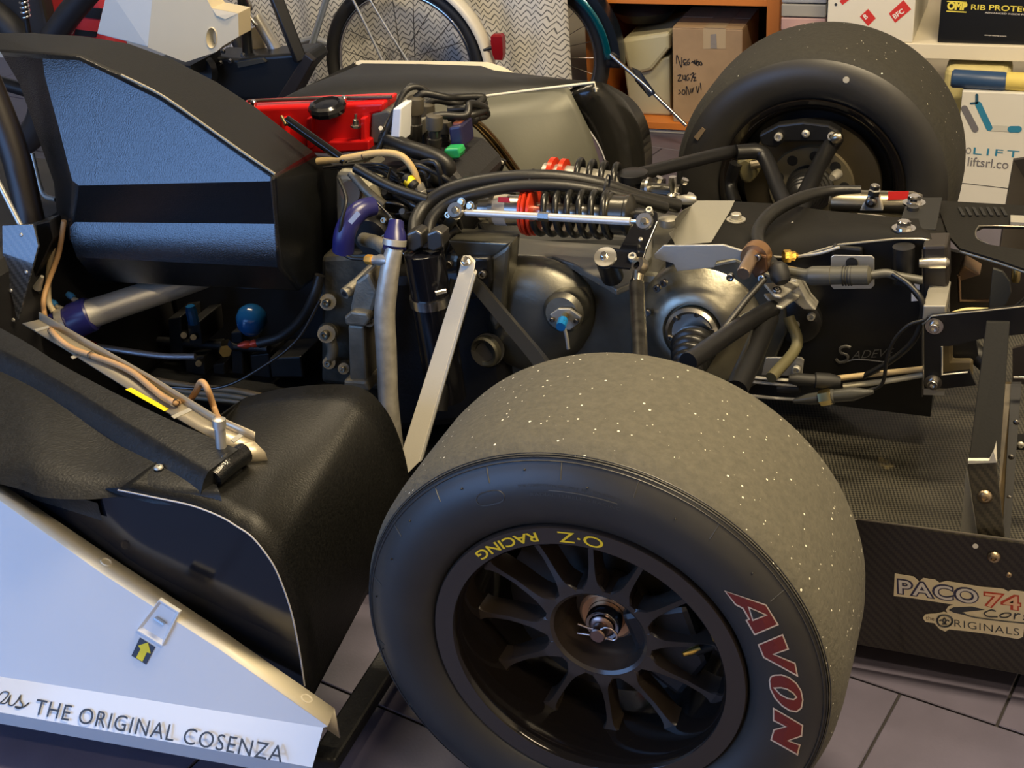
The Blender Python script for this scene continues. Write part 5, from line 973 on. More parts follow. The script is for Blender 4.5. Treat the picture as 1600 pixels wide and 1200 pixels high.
g0 = P3((640, 168, 1.30), (752, 153, 1.30), (845, 141, 1.32), (888, 136, 1.33)); g1 = P3((650, 230, 1.26), (760, 225, 1.24), (850, 220, 1.27), (922, 205, 1.33)); g2 = P3((660, 330, 1.24), (770, 330, 1.20), (860, 330, 1.24), (948, 290, 1.33))
b_ = MB(); b_.grid([smooth_path(g, 5) for g in (g0, [p.lerp(q, .5) for p, q in zip(g0, g1)], g1, [p.lerp(q, .5) for p, q in zip(g1, g2)], g2)]); b_.build('alloy_guard', mat('grey_alloy_sheet', (.14, .14, .112), .5, .3, bump=.05), fpd, 60, solid=.002, label='bent grey alloy sheet')
k0 = P3((886, 142, 1.36), (932, 128, 1.36), (965, 140, 1.40), (992, 160, 1.44), (1010, 190, 1.46), (1018, 230, 1.47), (1018, 275, 1.47)); k1 = P3((884, 160, 1.34), (900, 180, 1.34), (920, 205, 1.34), (935, 228, 1.34), (945, 255, 1.34), (955, 280, 1.34), (970, 300, 1.34))
b_ = MB(); b_.grid([smooth_path(k1, 4), smooth_path([p.lerp(q, .5) + V((.015, 0, .01)) for p, q in zip(k0, k1)], 4), smooth_path(k0, 4)]); b_.build('wheel_guard', mat('gloss_black_sheet', (.014, .0135, .012), .2), fpd, 60, solid=.002, label='curved glossy black guard ahead of the far wheel')
T('sheet_edge', [(884, 160, 1.335), (905, 186, 1.335), (922, 206, 1.335), (938, 232, 1.335), (950, 265, 1.335)], 1.5, mat('bare_sheet_edge'), fpd, 6)
MB().aabb((-1.9, 1.40, .05), (-.35, 1.66, .20)).build('pod_bottom', M_deck, fpd, 0)

# ================================================================ things along the back of the garage
# ---- orange shelving with a carton and a tub
YS = 2.50
M_oboard = mat('orange_melamine', (.62, .20, .035), .45); M_obody = mat('dark_shelf_back', (.04, .032, .026), .7)
shv = root('shelving_unit', (P(1100, 10, y=YS).x, YS + .2, 0), 'low orange edged shelving unit behind the far wheel', 'shelf')
tz = P(1205, 6, y=YS).z; lz = P(1035, 196, y=YS).z; xr = P(1208, 20, y=YS).x; xl = P(1208, 20, y=YS).x - .51
for x, n in ((xr, 'upright_panel'), (xl, 'upright_panel')): MB().aabb((x - .017, YS, 0), (x + .017, YS + .40, tz + .30)).build(n, M_oboard, shv, 0, bevel=.001)
MB().aabb((xl + .017, YS + .002, tz - .008), (xr - .017, YS + .40, tz + .010)).build('shelf_board', M_oboard, shv, 0, bevel=.001); MB().aabb((xl + .017, YS + .002, lz - .012), (xr - .017, YS + .40, lz + .008)).build('shelf_board', M_oboard, shv, 0, bevel=.001)
MB().aabb((xl, YS + .40, 0), (xr, YS + .41, tz + .30)).build('back_panel', M_obody, shv, 0)
MB().aabb((xl + .017, YS + .01, tz + .29), (xr - .017, YS + .40, tz + .305)).build('shelf_board', M_oboard, shv, 0, bevel=.001)
# carton with handwriting
M_card = mat('brown_cardboard', (.36, .245, .145), .75, bump=.1, bscale=120, var=.12, vscale=14)
yc = YS + .012; c00 = P(1052, 190, y=yc); z0 = lz + .008; x0 = c00.x; z1 = P(1050, 44, y=yc).z; x1 = x0 + .195
cart = root('carton', ((x0 + x1) / 2, yc + .11, z0), 'taped brown cardboard carton with black handwriting on the orange shelf', 'carton')
MB().aabb((x0, yc, z0), (x1, yc + .22, z1)).build('box', M_card, cart, 0, bevel=.002)
MB().aabb((x0 + .001, yc + .001, z1), (x1 - .001, yc + .106, z1 + .003)).build('flap', M_card, cart, 0, bevel=.001); MB().aabb((x0 + .001, yc + .112, z1), (x1 - .001, yc + .219, z1 + .003)).build('flap', M_card, cart, 0, bevel=.001)
tx = P(1117, 60, y=yc).x; M_tape = mat('clear_brown_tape', (.46, .36, .24), .2)
MB().prism([V((tx - .032, yc - .0006, z1 - .055)), V((tx + .03, yc - .0006, z1 - .052)), V((tx + .03, yc - .0006, z1 + .002)), V((tx - .032, yc - .0006, z1 + .002))], (0, .0005, 0)).build('tape', M_tape, cart, 0); MB().aabb((tx - .03, yc, z1 + .0032), (tx + .028, yc + .218, z1 + .0038)).build('tape', M_tape, cart, 0)
MB().prism([V((tx - .012, yc - .0014, z1 - .052)), V((tx + .006, yc - .0014, z1 - .052)), V((tx + .004, yc - .0014, z1 - .012)), V((tx - .012, yc - .0014, z1 - .014))], (0, .0005, 0)).build('shiny_tape', mat('wrinkled_clear_tape', (.5, .46, .44), .12, .5, bump=.8, bscale=150), cart, 0)
c3 = lambda pts: [(1020 + x / 5.714, y / 5.714) for x, y in pts]
hw = [c3(q) for q in ([(212, 565), (215, 490), (255, 600), (258, 510)], [(300, 530), (275, 535), (275, 560), (300, 558), (275, 575), (303, 578)], [(328, 525), (308, 545), (310, 575), (328, 570), (322, 552)], [(345, 560), (360, 545), (368, 570), (375, 535), (380, 575), (392, 540)], [(395, 530), (392, 580), (410, 575), (408, 545), (395, 560)], [(415, 560), (430, 550), (440, 575), (425, 580), (415, 560)],
      [(220, 675), (252, 668), (225, 722), (262, 715)], [(268, 670), (270, 705), (290, 700), (288, 668), (292, 720)], [(322, 665), (302, 680), (305, 715), (325, 705), (318, 690)], [(335, 668), (365, 650), (342, 725)], [(385, 655), (365, 670), (362, 690), (382, 690), (365, 720), (390, 715)],
      [(232, 800), (248, 820), (230, 840)], [(268, 800), (262, 835), (285, 838), (285, 805), (268, 800)], [(300, 845), (300, 770), (318, 810), (325, 845)], [(335, 790), (340, 830)], [(350, 785), (352, 825), (365, 780)], [(392, 770), (400, 830), (415, 765)], [(425, 740), (432, 800)])]
strokes(hw, lambda x, y: P(x, y, y=yc - .0008), .0013).build('handwriting', mat('marker_ink', (.012, .012, .02), .6), cart, 60)
# cream tub beside it
tub = root('storage_tub', (P(1015, 120, y=2.56).x, 2.66, lz + .008), 'pale cream lidded storage tub beside the carton', 'tub')
M_tub = mat('cream_plastic', (.46, .43, .29), .5); Q = lambda x, y, d=2.56: P(x, y, y=d)
tb = [Q(975, 110), Q(1046, 88), Q(1048, 186), Q(985, 190)]; tb[2].z = tb[3].z = lz + .0085
MB().prism(tb, (0, .20, 0)).build('body', M_tub, tub, 0, bevel=.006)
MB().prism([Q(970, 62, 2.54), Q(1046, 50, 2.54), Q(1046, 76, 2.54), Q(1018, 110, 2.54), Q(1000, 115, 2.54), Q(980, 108, 2.54)], (0, .24, 0)).build('lid', M_tub, tub, 0, bevel=.01)
# black bag on top of the tub
bg = MB(); c = Q(1000, 38, 2.66); c = V((P(1046, 50, y=2.54).x - .105, 2.66, P(1046, 50, y=2.54).z + .003)); bg.lathe([(0, 0), (.07, .002), (.092, .03), (.07, .06), (0, .07)], c, (0, 0, 1), 20); o = bg.build('bag', mat('black_nylon', (.006, .006, .008), .55), None, 60); tag(o, 'black bag lying on the cream tub in the orange shelf', 'bag')
# white box edge under the shelf
wb = MB().aabb((xl + .03, YS + .01, 0), (xr - .03, YS + .3, lz - .016)).build('box', mat('white_card', (.62, .60, .54), .6), None, 0, bevel=.003); tag(wb, 'low white box under the bottom board of the orange shelf', 'box')

# ---- cream shelf on the right with boxes
YR = 2.20; zs = P(1433, 68, y=YR).z; M_shelf = mat('cream_shelf_board', (.74, .68, .55), .5)
xs0 = P(1225, 60, y=YR).x; xs1 = .95
sh2 = root('shelf_unit', ((xs0 + xs1) / 2, YR + .2, 0), 'pale cream shelf behind the far wheel, carrying boxes', 'shelf')
MB().aabb((xs0, YR, zs - .036), (xs1, YR + .42, zs)).build('shelf_board', M_shelf, sh2, 0, bevel=.002)
for x in (xs0 + .02, xs1 - .02): MB().aabb((x - .015, YR + .01, 0), (x + .015, YR + .42, zs - .036)).build('upright_panel', M_shelf, sh2, 0, bevel=.001)
# white box with red diamonds
M_wcard = mat('white_carton', (.72, .68, .58), .6); bx0 = P(1294, 0, y=YR + .004).x; bx1 = P(1427, 50, y=YR + .004).x; bz1 = zs + .30; yb = YR + .004
bfc = root('box', ((bx0 + bx1) / 2, yb + .18, zs), 'white carton with red diamond labels on the cream shelf', 'box', 'boxes on the cream shelf')
MB().aabb((bx0, yb, zs + .0005), (bx1, yb + .36, bz1)).build('carton_body', M_wcard, bfc, 0, bevel=.002)
M_rlab = mat('red_label_print', (.60, .035, .03), .5)
def diamond(pts, name='red_diamond'): MB().prism([P(x, y, y=yb - .0006) for x, y in pts], (0, .0005, 0)).build(name, M_rlab, bfc, 0)
d5 = lambda pts: [(1020 + x * .325, y * .325) for x, y in pts]
diamond(d5([(1135, 65), (1205, 0), (1242, 45), (1165, 110)])); diamond(d5([(995, 80), (1035, 43), (1072, 88), (1035, 125)])); diamond(d5([(898, 5), (935, -25), (950, -5), (912, 24)]))
o_ = P(1020 + 1160 * .325, 86 * .325, y=yb - .0012); e_ = P(1020 + 1222 * .325, 42 * .325, y=yb - .0012); ux = (e_ - o_).normalized(); uy = V((-ux.z, 0, ux.x))
lettering('BFC', plane_fn(o_ - uy * .004, ux, uy), 'label_lettering', mat('white_print', (.85, .8, .75), .5), bfc, width=.027, height=.012, bold=.03)
o_ = P(1020 + 1018 * .325, 88 * .325, y=yb - .0012); lettering('B', plane_fn(o_ - uy * .004, ux, uy), 'label_lettering', mat('white_print'), bfc, height=.012, width=.008, bold=.03)
MB().lathe([(.002, 0), (.0035, 0), (.0035, .0006), (.002, .0006)], P(1020 + 880 * .325, 22 * .325, y=yb), (0, -1, 0), 16).build('printed_ring', M_ink, bfc, 40)
# black box with yellow lettering
ox0 = P(1467, 40, y=YR + .012).x; yo = YR + .012
omp = root('box', (ox0 + .16, yo + .14, zs), 'black box with yellow lettering on the cream shelf', 'box', 'boxes on the cream shelf')
MB().aabb((ox0, yo, zs + .0005), (ox0 + .34, yo + .28, zs + .16)).build('carton_body', mat('black_card', (.006, .007, .010), .4), omp, 0, bevel=.002)
kk = lambda x, y, d=.0008: P(1420 + x / 8.889, y / 8.889, y=yo - d)
M_yp = mat('yellow_print', (.80, .68, .10), .5); M_wp = mat('white_print'); 
def onbox(body, x0, y0, x1, y1, m, hpx, bold=0., shear=0.): 
    q0, q1 = kk(x0, y0), kk(x1, y1); ux = (q1 - q0).normalized(); return lettering(body, plane_fn(q0, ux, V((-ux.z, 0, ux.x))), 'box_lettering', m, omp, width=(q1 - q0).length, height=S(hpx / 8.889, q0) * 1.15, bold=bold, shear=shear)
onbox('OMP', 528, 134, 805, 145, M_yp, 96, .06)
for a_, b2_ in (((530, 10), (806, 26)), ((522, 148), (800, 162))):
    q0, q1 = kk(*a_), kk(*b2_); MB().prism([q0, q1, q1 + V((0, 0, -.0025)), q0 + V((0, 0, -.0025))], (0, .0004, 0)).build('print_bar', M_yp, omp, 0)
onbox('RIB', 862, 132, 1060, 142, M_yp, 62, .01); onbox('PROTECTION', 1112, 142, 2060, 190, M_yp, 66, .01)
onbox('ADVANCED INSIDE PADDING FOR RACE', 1055, 186, 2100, 240, M_wp, 18); onbox('ompracing.com', 1050, 500, 1350, 518, M_wp, 22)
# stack of clear drawers left of the white carton
dr = root('drawer_tower', (P(1256, 10, y=2.30).x, 2.4, zs), 'grey and pink plastic drawer tower left of the white carton', 'drawers')
xd0, xd1 = P(1221, 10, y=2.28).x, P(1291, 10, y=2.28).x
for k in range(5): MB().aabb((xd0, 2.28, zs + .001 + k * .034), (xd1, 2.52, zs + .032 + k * .034)).build('drawer', [mat('grey_plastic', (.30, .29, .27), .4), mat('pink_grey_plastic', (.42, .27, .26), .4), mat('blue_grey_plastic', (.30, .31, .35), .4)][(k * 2 + 1) % 3], dr, 0, bevel=.003)
# tall white printed box on the floor
yl = 2.085; lx0 = P(1503, 150, y=yl).x; lx1 = lx0 + .155
lif = root('box', ((lx0 + lx1) / 2, yl + .06, 0), 'tall white box with blue logo standing on the floor under the cream shelf', 'box')
MB().aabb((lx0, yl, .0005), (lx1, yl + .10, .292)).build('carton_body', mat('white_blue_card', (.70, .70, .70), .45), lif, 0, bevel=.002)
LL = lambda x, y, d=.0008: P(1460 + x / 4.8, 80 + y / 4.8, y=yl - d)
M_lb = mat('logo_blue', (.03, .22, .42), .5); M_lg = mat('logo_grey', (.16, .16, .20), .5)
def cap_line(a_, b2_, wpx, m, d=.001):
    a_, b2_ = LL(*a_, d), LL(*b2_, d); r = S(wpx / 4.8 / 2, a_); t = (b2_ - a_).normalized(); n = V((-t.z, 0, t.x)); pts = []
    for k in range(9): th = math.pi / 2 + math.pi * k / 8; pts.append(a_ + (t * math.cos(th) + n * math.sin(th)) * r)
    for k in range(9): th = -math.pi / 2 + math.pi * k / 8; pts.append(b2_ + (t * math.cos(th) + n * math.sin(th)) * r)
    MB().prism(pts, (0, .0004, 0)).build('logo_stroke', m, lif, 0)
cap_line((225, 430), (306, 585), 48, M_lg); cap_line((330, 400), (412, 575), 46, M_lb); cap_line((412, 575), (630, 585), 46, mat('logo_pale', (.55, .56, .56), .5), .0009); cap_line((575, 585), (630, 585), 50, M_lb, .0012); cap_line((318, 330), (318, 385), 22, mat('logo_dark_blue', (.02, .08, .16), .5)); cap_line((275, 392), (318, 388), 16, mat('logo_dark_blue'))
def onl(body, x0, y0, x1, y1, m, hpx, bold=0., sp=1.0):
    q0, q1 = LL(x0, y0), LL(x1, y1); ux = (q1 - q0).normalized(); lettering(body, plane_fn(q0, ux, V((-ux.z, 0, ux.x))), 'box_lettering', m, lif, width=(q1 - q0).length, height=S(hpx / 4.8, q0) * 1.15, bold=bold, space=sp)
onl('O', 232, 768, 272, 772, M_lg, 44); onl('LIFT', 290, 772, 632, 800, M_lb, 46, 0, 1.3); onl('liftsrl.co', 247, 860, 552, 885, M_lg, 62, .004)
q0, q1 = LL(190, 985), LL(560, 1028); MB().prism([q0, q1, q1 + V((0, 0, -.0012)), q0 + V((0, 0, -.0012))], (0, .0004, 0)).build('box_seam', M_ink, lif, 0)
# blue and yellow roll squeezed between box and shelf
za = P(1510, 132, y=2.06); rr = .016
rol = root('padded_roll', (za.x + .1, 2.11, .292), 'blue and yellow padded roll lying on the tall white box', 'roll')
ra_ = P(1494, 126, y=2.11); ra_.z = .292 + .0215; L0 = ra_ + V((-.012, 0, 0))
MB().lathe([(0, 0), (.017, .001), (.021, .006), (.021, .115), (.019, .121), (0, .121)], L0, (1, 0, -.02), 24).build('blue_roll', mat('blue_vinyl', (.025, .065, .17), .4, bump=.2, bscale=60), rol, 50)
MB().lathe([(0, 0), (.0185, .001), (.0205, .004), (.0205, .10), (0, .10)], L0 + V((.119, 0, -.001)), (1, 0, -.02), 24).build('yellow_pad', mat('yellow_foam', (.72, .58, .16), .7, bump=.5, bscale=50), rol, 50)
yb_ = MB(); q = P(1470, 108, y=2.24); yb_.lathe([(0, -.03), (.045, -.028), (.06, 0), (.045, .018), (0, .02)], V((P(1475, 105, y=2.2).x, 2.25, .292 + .012)), (0, .0, 1), 16)
cl = MB(); cl.aabb((lx0 - .05, 2.19, .0005), (lx0 + .10, 2.30, zs - .05)); o = cl.build('folded_cloth', mat('yellow_cloth', (.55, .48, .22), .8, bump=.6, bscale=40, var=.2, vscale=12), None, 0, bevel=.02, bseg=3); tag(o, 'pile of yellowish cloth behind the tall white box under the shelf', 'cloth')
# dark plate standing behind the wing mount at the right edge
MB().prism(P3((1583, 250, 1.45), (1640, 243, 1.45), (1640, 345, 1.45)) + [V((P(1640, 345, y=1.45).x, 1.29, .18)), V((P(1568, 335, y=1.45).x, 1.29, .18))] + P3((1568, 335, 1.45)), (0, .01, 0)).build('far_plate', mat('brown_black_block'), wng, 0, bevel=.001)

# ---- patterned cloth hung over the teal bicycle
zz_m = mat('zigzag_cloth', (.66, .64, .60), .8); N = zz_m.node_tree.nodes; L = zz_m.node_tree.links; b = N['Principled BSDF']
tc = N.new('ShaderNodeTexCoord'); sp_ = N.new('ShaderNodeSeparateXYZ'); L.new(tc.outputs['Object'], sp_.inputs[0])
ns = N.new('ShaderNodeTexNoise'); ns.inputs['Scale'].default_value = 9; L.new(tc.outputs['Object'], ns.inputs[0])
xx = math_node(N, L, 'ADD', sp_.outputs[0], math_node(N, L, 'MULTIPLY', ns.outputs[0], .06)); tri = math_node(N, L, 'PINGPONG', xx, .0125); zz0 = math_node(N, L, 'ADD', sp_.outputs[2], math_node(N, L, 'MULTIPLY', tri, 1.15))
bands = math_node(N, L, 'LESS_THAN', math_node(N, L, 'FLOORED_MODULO', math_node(N, L, 'ADD', zz0, math_node(N, L, 'MULTIPLY', ns.outputs[0], .012)), .0165), .0042)
mx = N.new('ShaderNodeMix'); mx.data_type = 'RGBA'; L.new(bands, mx.inputs[0]); mx.inputs[6].default_value = (.64, .62, .57, 1); mx.inputs[7].default_value = (.13, .13, .13, 1); L.new(mx.outputs[2], b.inputs['Base Color'])
YB = 2.37; xa, xb = P(340, 60, y=YB).x, P(886, 70, y=YB).x
rows = []; back_rows = []
for i in range(60):
    x = xa + (xb - xa) * i / 59; wv = .010 * math.sin(i * .55) + .008 * math.sin(i * 1.3 + 1) + (.0 if i < 55 else (i - 55) * .004)
    rows.append([V((x, YB + wv * (1 - k / 16), .07 + (.76 - .07) * k / 12)) for k in range(13)] + [V((x, YB + .03, .785)), V((x, YB + .09, .79)), V((x, YB + .13, .77))] + [V((x, YB + .14, .76 - .05 * k)) for k in range(1, 5)])
o = MB().grid(rows).build('patterned_cloth', zz_m, None, 80, solid=.002); tag(o, 'pale cloth with dark zigzag lines hung over the teal bicycle', 'cloth')
# ---- teal bicycle (its wheel, mudguard and stay show right of the cloth)
yt = 2.455; ct = V((P(955, 105, y=yt).x - .228, yt, .228))
tb_ = root('bicycle', (ct.x, yt, 0), 'teal and black bicycle behind the patterned cloth', 'bicycle')
def ring_tube(name, c, R, r, m, parent, a0=0, a1=360, seg=10, n=72):
    pts = [c + V((math.cos(math.radians(a0 + (a1 - a0) * i / n)) * R, 0, math.sin(math.radians(a0 + (a1 - a0) * i / n)) * R)) for i in range(n + (0 if a1 - a0 >= 360 else 1))]
    return MB().tube(pts, r, seg, 0, closed=a1 - a0 >= 360).build(name, m, parent, 60)
M_btyre = mat('bicycle_tyre', (.014, .014, .015), .6); M_brim = mat('bicycle_rim', (.62, .62, .64), .22, 1)
ring_tube('tyre', ct, .205, .020, M_btyre, tb_); ring_tube('rim', ct, .186, .008, M_brim, tb_)
for k in range(24): a_ = math.radians(k * 15); MB().cyl(ct + V((0, .02 if k % 2 else -.02, 0)), ct + V((math.cos(a_) * .18, 0, math.sin(a_) * .18)), .001, None, 5).build('spoke', M_steel, tb_, 60)
L_('hub', [(12, 0), (12, 1)], ct + V((0, -.03, 0)), ct + V((0, .03, 0)), M_dsteel, tb_, 14)
def guard(name, c, R0, R1, w0, m, parent, a0, a1, th=.002):
    rows = []
    for i in range(31):
        a_ = math.radians(a0 + (a1 - a0) * i / 30); u = V((math.cos(a_), 0, math.sin(a_)))
        rows.append([c + u * R0 + V((0, -w0, 0)), c + u * R1 + V((0, -w0 * .75, 0)), c + u * (R1 + .004), c + u * R1 + V((0, w0 * .75, 0)), c + u * R0 + V((0, w0, 0))])
    return MB().grid(rows).build(name, m, parent, 60, solid=th)
guard('mudguard', ct, .225, .262, .034, mat('dark_blue_black_guard', (.008, .012, .020), .25), tb_, -4, 140)
guard('guard_stripe', ct + V((0, -.036, 0)), .222, .236, .004, mat('metallic_teal', (.0, .10, .15), .15, .5, coat=.6), tb_, 2, 140)
MB().tube([ct + V((.225, -.03, .03)), P(1010, 135, y=yt - .06), P(1072, 196, y=yt - .08)], .0055, 10, 0).build('stand_leg', M_steel, tb_, 60); MB().prism(P3((988, 106, yt - .05), (1000, 112, yt - .05), (1024, 146, yt - .07), (1014, 152, yt - .07), (992, 126, yt - .05)), (0, .004, 0)).build('stand_plate', M_black, tb_, 0)
MB().tube([ct + V((-.45, .0, .30)), ct + V((-.30, 0, .56 - .02)), ct + V((-.05, 0, .52)), ct], .014, 12, 0).build('frame', mat('metallic_teal'), tb_, 60); MB().tube([ct + V((-.9, .01, .54)), ct + V((-.05, .01, .535))], .014, 12, 0).build('top_tube', mat('metallic_teal'), tb_, 60)
ring_tube('tyre', ct + V((-.85, 0, 0)), .205, .020, M_btyre, tb_)
# ---- white bicycle whose wheel and mudguard stand before the cloth
yw = 2.24; cw = P(633, 99, y=yw); Rw = .245; cw.z = Rw + .001
wbk = root('bicycle', (cw.x, yw, 0), 'white and silver bicycle with cream mudguard and red tail light before the patterned cloth', 'bicycle')
ring_tube('tyre', cw, Rw - .018, .018, M_btyre, wbk); ring_tube('rim', cw, Rw - .041, .007, M_brim, wbk)
for k in range(20):
    a_ = math.radians(k * 18 + 5); h = a_ + (1.35 if k % 2 else -1.35); MB().cyl(cw + V((math.cos(h) * .02, .02 if k % 4 < 2 else -.02, math.sin(h) * .02)), cw + V((math.cos(a_) * (Rw - .045), 0, math.sin(a_) * (Rw - .045))), .0012, None, 5).build('spoke', M_dsteel, wbk, 60)
L_('hub', [(14, 0), (14, 1)], cw + V((0, -.04, 0)), cw + V((0, .04, 0)), M_steel, wbk, 14)
guard('mudguard', cw, Rw + .004, Rw + .018, .026, mat('cream_white_guard', (.70, .66, .56), .35), wbk, -28, 128)
tl = P(779, 72, y=yw - .01); MB().loft([[tl + V((dx * s_, dy * s_, z)) for dx, dy in ((-.017, -.012), (.017, -.012), (.017, .012), (-.017, .012))] for s_, z in ((.62, -.036), (.9, -.02), (1, .01), (.95, .028), (.6, .034))]).build('tail_light', mat('red_lens', (.25, .008, .012), .2), wbk, 25, label='red tail light')
MB().tube([cw + V((math.cos(.25) * (Rw + .01), -.02, math.sin(.25) * (Rw + .01))), tl], .005, 8, 0).build('light_bracket', M_black, wbk, 60)
sv = mat('silver_paint', (.55, .57, .60), .28, .7)
MB().tube(P3((546, -12, yw - .04), (572, 40, yw - .04), (600, 100, yw - .04)), .0042, 8, 0).build('mudguard_stay', sv, wbk, 60); MB().tube(P3((574, -8, yw - .03), (605, 45, yw - .03), (640, 100, yw - .03)), .003, 8, 0).build('mudguard_stay', sv, wbk, 60)
MB().tube(P3((514, -15, yw - .05), (500, 30, yw - .05), (483, 85, yw - .05), (470, 140, yw - .05)), .0095, 12, 0).build('frame_tube', mat('pale_blue_silver', (.50, .58, .66), .25, .7), wbk, 60)
MB().tube(P3((455, 70, yw), (490, 60, yw), (520, 70, yw)), .010, 12, 0).build('chain_stay', sv, wbk, 60)
MB().tube([cw + V((0, -.03, 0)), cw + V((-.18, -.04, -.02)), P(470, 140, y=yw - .05)], .008, 10, 0).build('chain_stay', sv, wbk, 60)
ring_tube('tyre', cw + V((-.75, 0, 0)), Rw - .018, .018, M_btyre, wbk)
MB().tube([cw + V((-.75, 0, 0)), cw + V((-.62, 0, .5)), cw + V((-.1, 0, .5))], .012, 12, 0).build('frame_tube', mat('pale_blue_silver'), wbk, 60)
# ---- black machine beyond the airbox: thick tubes, swing arm, spring leg
yk = 1.90
blk = root('motorcycle', (P(400, 120, y=yk).x, yk, 0), 'black tubed small motorcycle beyond the airbox, partly covered by cream bodywork', 'motorcycle')
M_frm = mat('black_frame_paint', (.009, .010, .012), .35)
MB().tube(P3((425, -20, yk), (448, 40, yk), (470, 95, yk)), .022, 4, 0).build('frame_tube', M_frm, blk, 30, bevel=.004)
MB().prism(P3((295, 105, yk), (330, 88, yk), (372, 92, yk), (400, 88, yk), (478, 82, yk), (488, 98, yk), (470, 118, yk), (440, 175, yk), (380, 190, yk), (300, 160, yk)), (0, .10, 0)).build('swing_arm', M_frm, blk, 0, bevel=.01, bseg=3)
MB().prism(P3((370, 98, yk - .01), (410, 92, yk - .01), (415, 97, yk - .01), (372, 106, yk - .01)), (0, .01, 0)).build('chain_guard', mat('grey_black_plate'), blk, 0)
MB().prism(P3((476, 84, yk - .01), (490, 95, yk - .01), (450, 165, yk - .01), (425, 165, yk - .01)), (0, .02, 0)).build('side_strut', mat('brown_black_paint'), blk, 0, bevel=.003)
for x, y in ((336, 110), (345, 98), (360, 95), (349, 80), (380, 86), (463, 90), (475, 92), (482, 100)): bolt(blk, P(x, y, y=yk - .003), (0, -1, 0), .0055, 'hex', M_steel)
MB().lathe([(0, 0), (.045, 0), (.05, .01), (.045, .03), (0, .03)], P(318, 112, y=yk - .03), (0, -1, .2), 28).build('crank_cover', M_frm, blk, 40)
MB().tube(P3((400, 25, yk + .08), (418, 55, yk + .08), (438, 90, yk + .08)), .017, 14, 0).build('silver_leg', M_alloy, blk, 60); MB().tube(P3((378, -10, yk + .05), (384, 40, yk + .05), (388, 95, yk + .05)), .014, 12, 0).build('frame_tube', M_frm, blk, 60)
MB().tube(P3((386, -5, yk + .02), (392, 12, yk + .02), (388, 20, yk + .02), (396, 34, yk + .02), (402, 40, yk + .02)), .005, 8, 4).build('chain', M_steel, blk, 60)
MB().prism(P3((392, 45, yk + .12), (405, 40, yk + .12), (415, 90, yk + .12), (395, 90, yk + .12)), (0, .01, 0)).build('tan_panel', mat('tan_cover', (.30, .25, .17), .6), blk, 0)
MB().tube(P3((148, -25, yk), (110, 20, yk), (70, 75, yk)), .034, 16, 0).build('seat_tube', mat('black_seat', (.012, .012, .014), .5), blk, 60)
MB().helix(P(34, -20, y=yk), P(41, 26, y=yk), .011, .004, 6, 8, 20).build('spring', mat('chrome'), blk, 60); MB().tube(P3((32, -30, yk), (46, 60, yk)), .008, 10, 0).build('shock_leg', M_black, blk, 60)
MB().prism(P3((-40, -20, yk + .06), (60, -20, yk + .06), (80, 70, yk + .06), (-40, 75, yk + .06)), (0, .05, 0)).build('engine_side', mat('brown_black_block'), blk, 0, bevel=.01)
for x, r in ((P(300, 120, y=yk).x - .15, .24),): pass
wc_ = V((P(40, 60, y=yk).x - .25, yk + .05, .26)); ring_tube('tyre', wc_, .22, .04, M_btyre, blk); q = P(290, 97, y=1.80); MB().aabb((q.x - .10, 1.775, q.z - .03), (q.x + .03, yk + .02, q.z - .001)).build('panel_mount', M_frm, blk, 0)
bx_ = P(360, 150, y=yk); MB().aabb((bx_.x - .25, yk, .02), (bx_.x + .10, yk + .12, bx_.z + .02)).build('engine_block', M_frm, blk, 0, bevel=.02); MB().tube([V((bx_.x - .1, yk + .05, .1)), V((bx_.x - .1, yk - .02, .002))], .01, 8, 0).build('stand', M_black, blk, 60); MB().tube([V((bx_.x - .25, yk + .06, .12)), wc_], .02, 10, 0).build('frame_tube', M_frm, blk, 60)
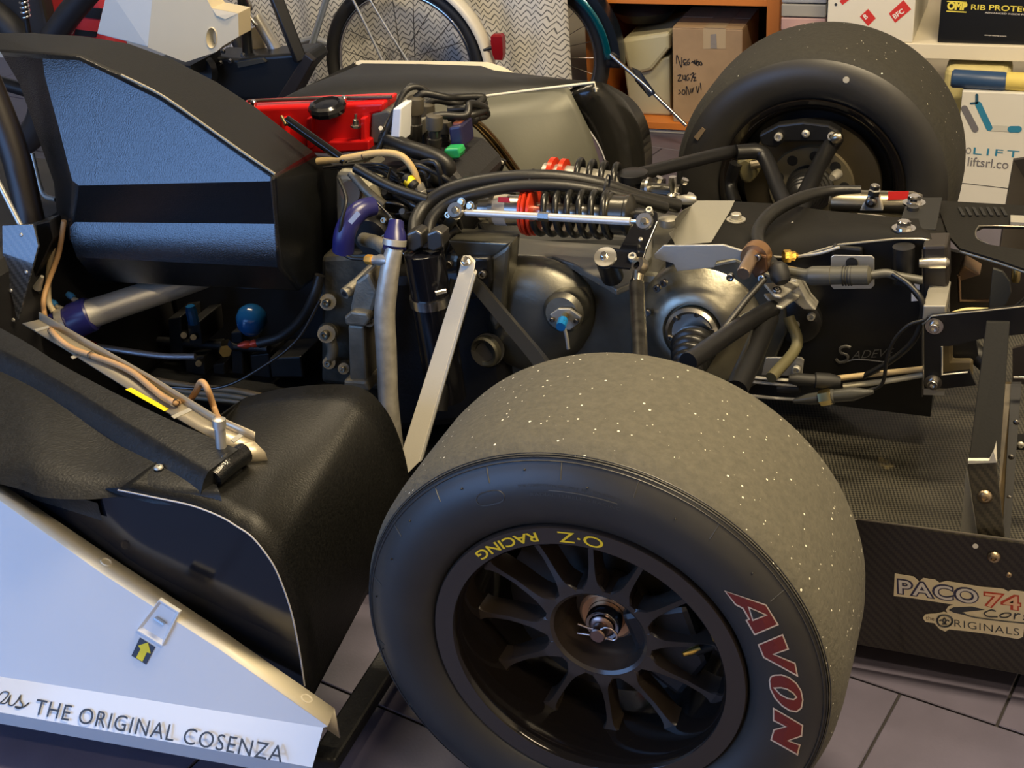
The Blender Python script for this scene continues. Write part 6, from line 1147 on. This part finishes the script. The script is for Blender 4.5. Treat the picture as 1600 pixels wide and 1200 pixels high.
# cream bodywork resting on it
ycr = 1.77; crm = root('cream_bodywork', (P(260, 60, y=ycr).x, ycr + .05, P(290, 97, y=ycr).z), 'cream plastic bodywork with a round hole resting on the black motorcycle', 'bodywork')
Mc = mat('cream_plastic_shell', (.74, .64, .44), .45); Mw = mat('white_cream_shell', (.76, .76, .70), .45)
he = lambda a, k=1.0, d=0.: P(331 + 7.7 * k * math.cos(a), 59 - 15.5 * k * math.sin(a), y=ycr) + V((0, d, 0))
lh = Ps(ycr, (240, -20), (318, -20), (324, 0), (331, 13)) + [he(math.pi / 2 + math.pi * k / 12) for k in range(13)] + Ps(ycr, (331, 83.5), (290, 97), (266, 88), (231, 74))
rh = Ps(ycr, (331, 13), (372, 21), (373, 57), (348, 72), (338, 81), (331, 83.5)) + [he(-math.pi / 2 + math.pi * k / 12) for k in range(13)]
b_ = MB(); b_.prism(lh, (0, .06, 0)); b_.prism(rh, (0, .06, 0)); b_.build('front_panel', Mc, crm, 0)
MB().loft([[he(2 * math.pi * k / 24, kk_, d_) for k in range(24)] for kk_, d_ in ((1.12, -.0004), (1.03, -.003), (.98, .0), (.95, .025), (.05, .026))], caps=False).build('round_hole', Mc, crm, 50)
MB().prism([P(240, -20, y=ycr), P(231, 74, y=ycr), P(151, 53, y=ycr + .05), P(168, -20, y=ycr + .03)], (0, .04, .0)).build('side_panel', Mw, crm, 0, bevel=.003)
MB().prism(P3((331, 13, ycr), (372, 21, ycr), (352, 30, ycr - .004), (338, 24, ycr - .004)), (0, .002, .0)).build('step', Mc, crm, 0)
# red and black bag behind
yr = 2.065; rb_x0, rb_x1 = P(60, 20, y=yr).x, P(166, 30, y=yr).x
rbg = root('sports_bag', ((rb_x0 + rb_x1) / 2, yr + .05, 0), 'red and black bag with white piping behind the cream bodywork', 'bag')
M_rb = mat('red_fabric', (.50, .03, .045), .7); MB().aabb((rb_x0, yr, .0005), (rb_x1, yr + .09, .62)).build('bag_body', M_rb, rbg, 0, bevel=.03, bseg=4)
for q in ([(130, 10), (160, 14), (156, 30), (126, 26)], [(118, 46), (152, 50), (150, 58), (116, 55)]): MB().prism(Ps(yr - .002, *q), (0, .004, 0)).build('black_band', mat('black_nylon'), rbg, 0)
MB().tube(Ps(yr - .004, (142, -20), (128, 18), (112, 52)), .004, 8, 0).build('white_piping', mat('white_piping', (.7, .66, .66), .6), rbg, 60)
MB().tube(P3((482, 138, 1.70), (545, 136, 1.68)), .0095, 12, 0).build('grey_bar', mat('grey_tube', (.19, .19, .19), .4, .4), fpd, 60)
bpy.context.view_layer.update()
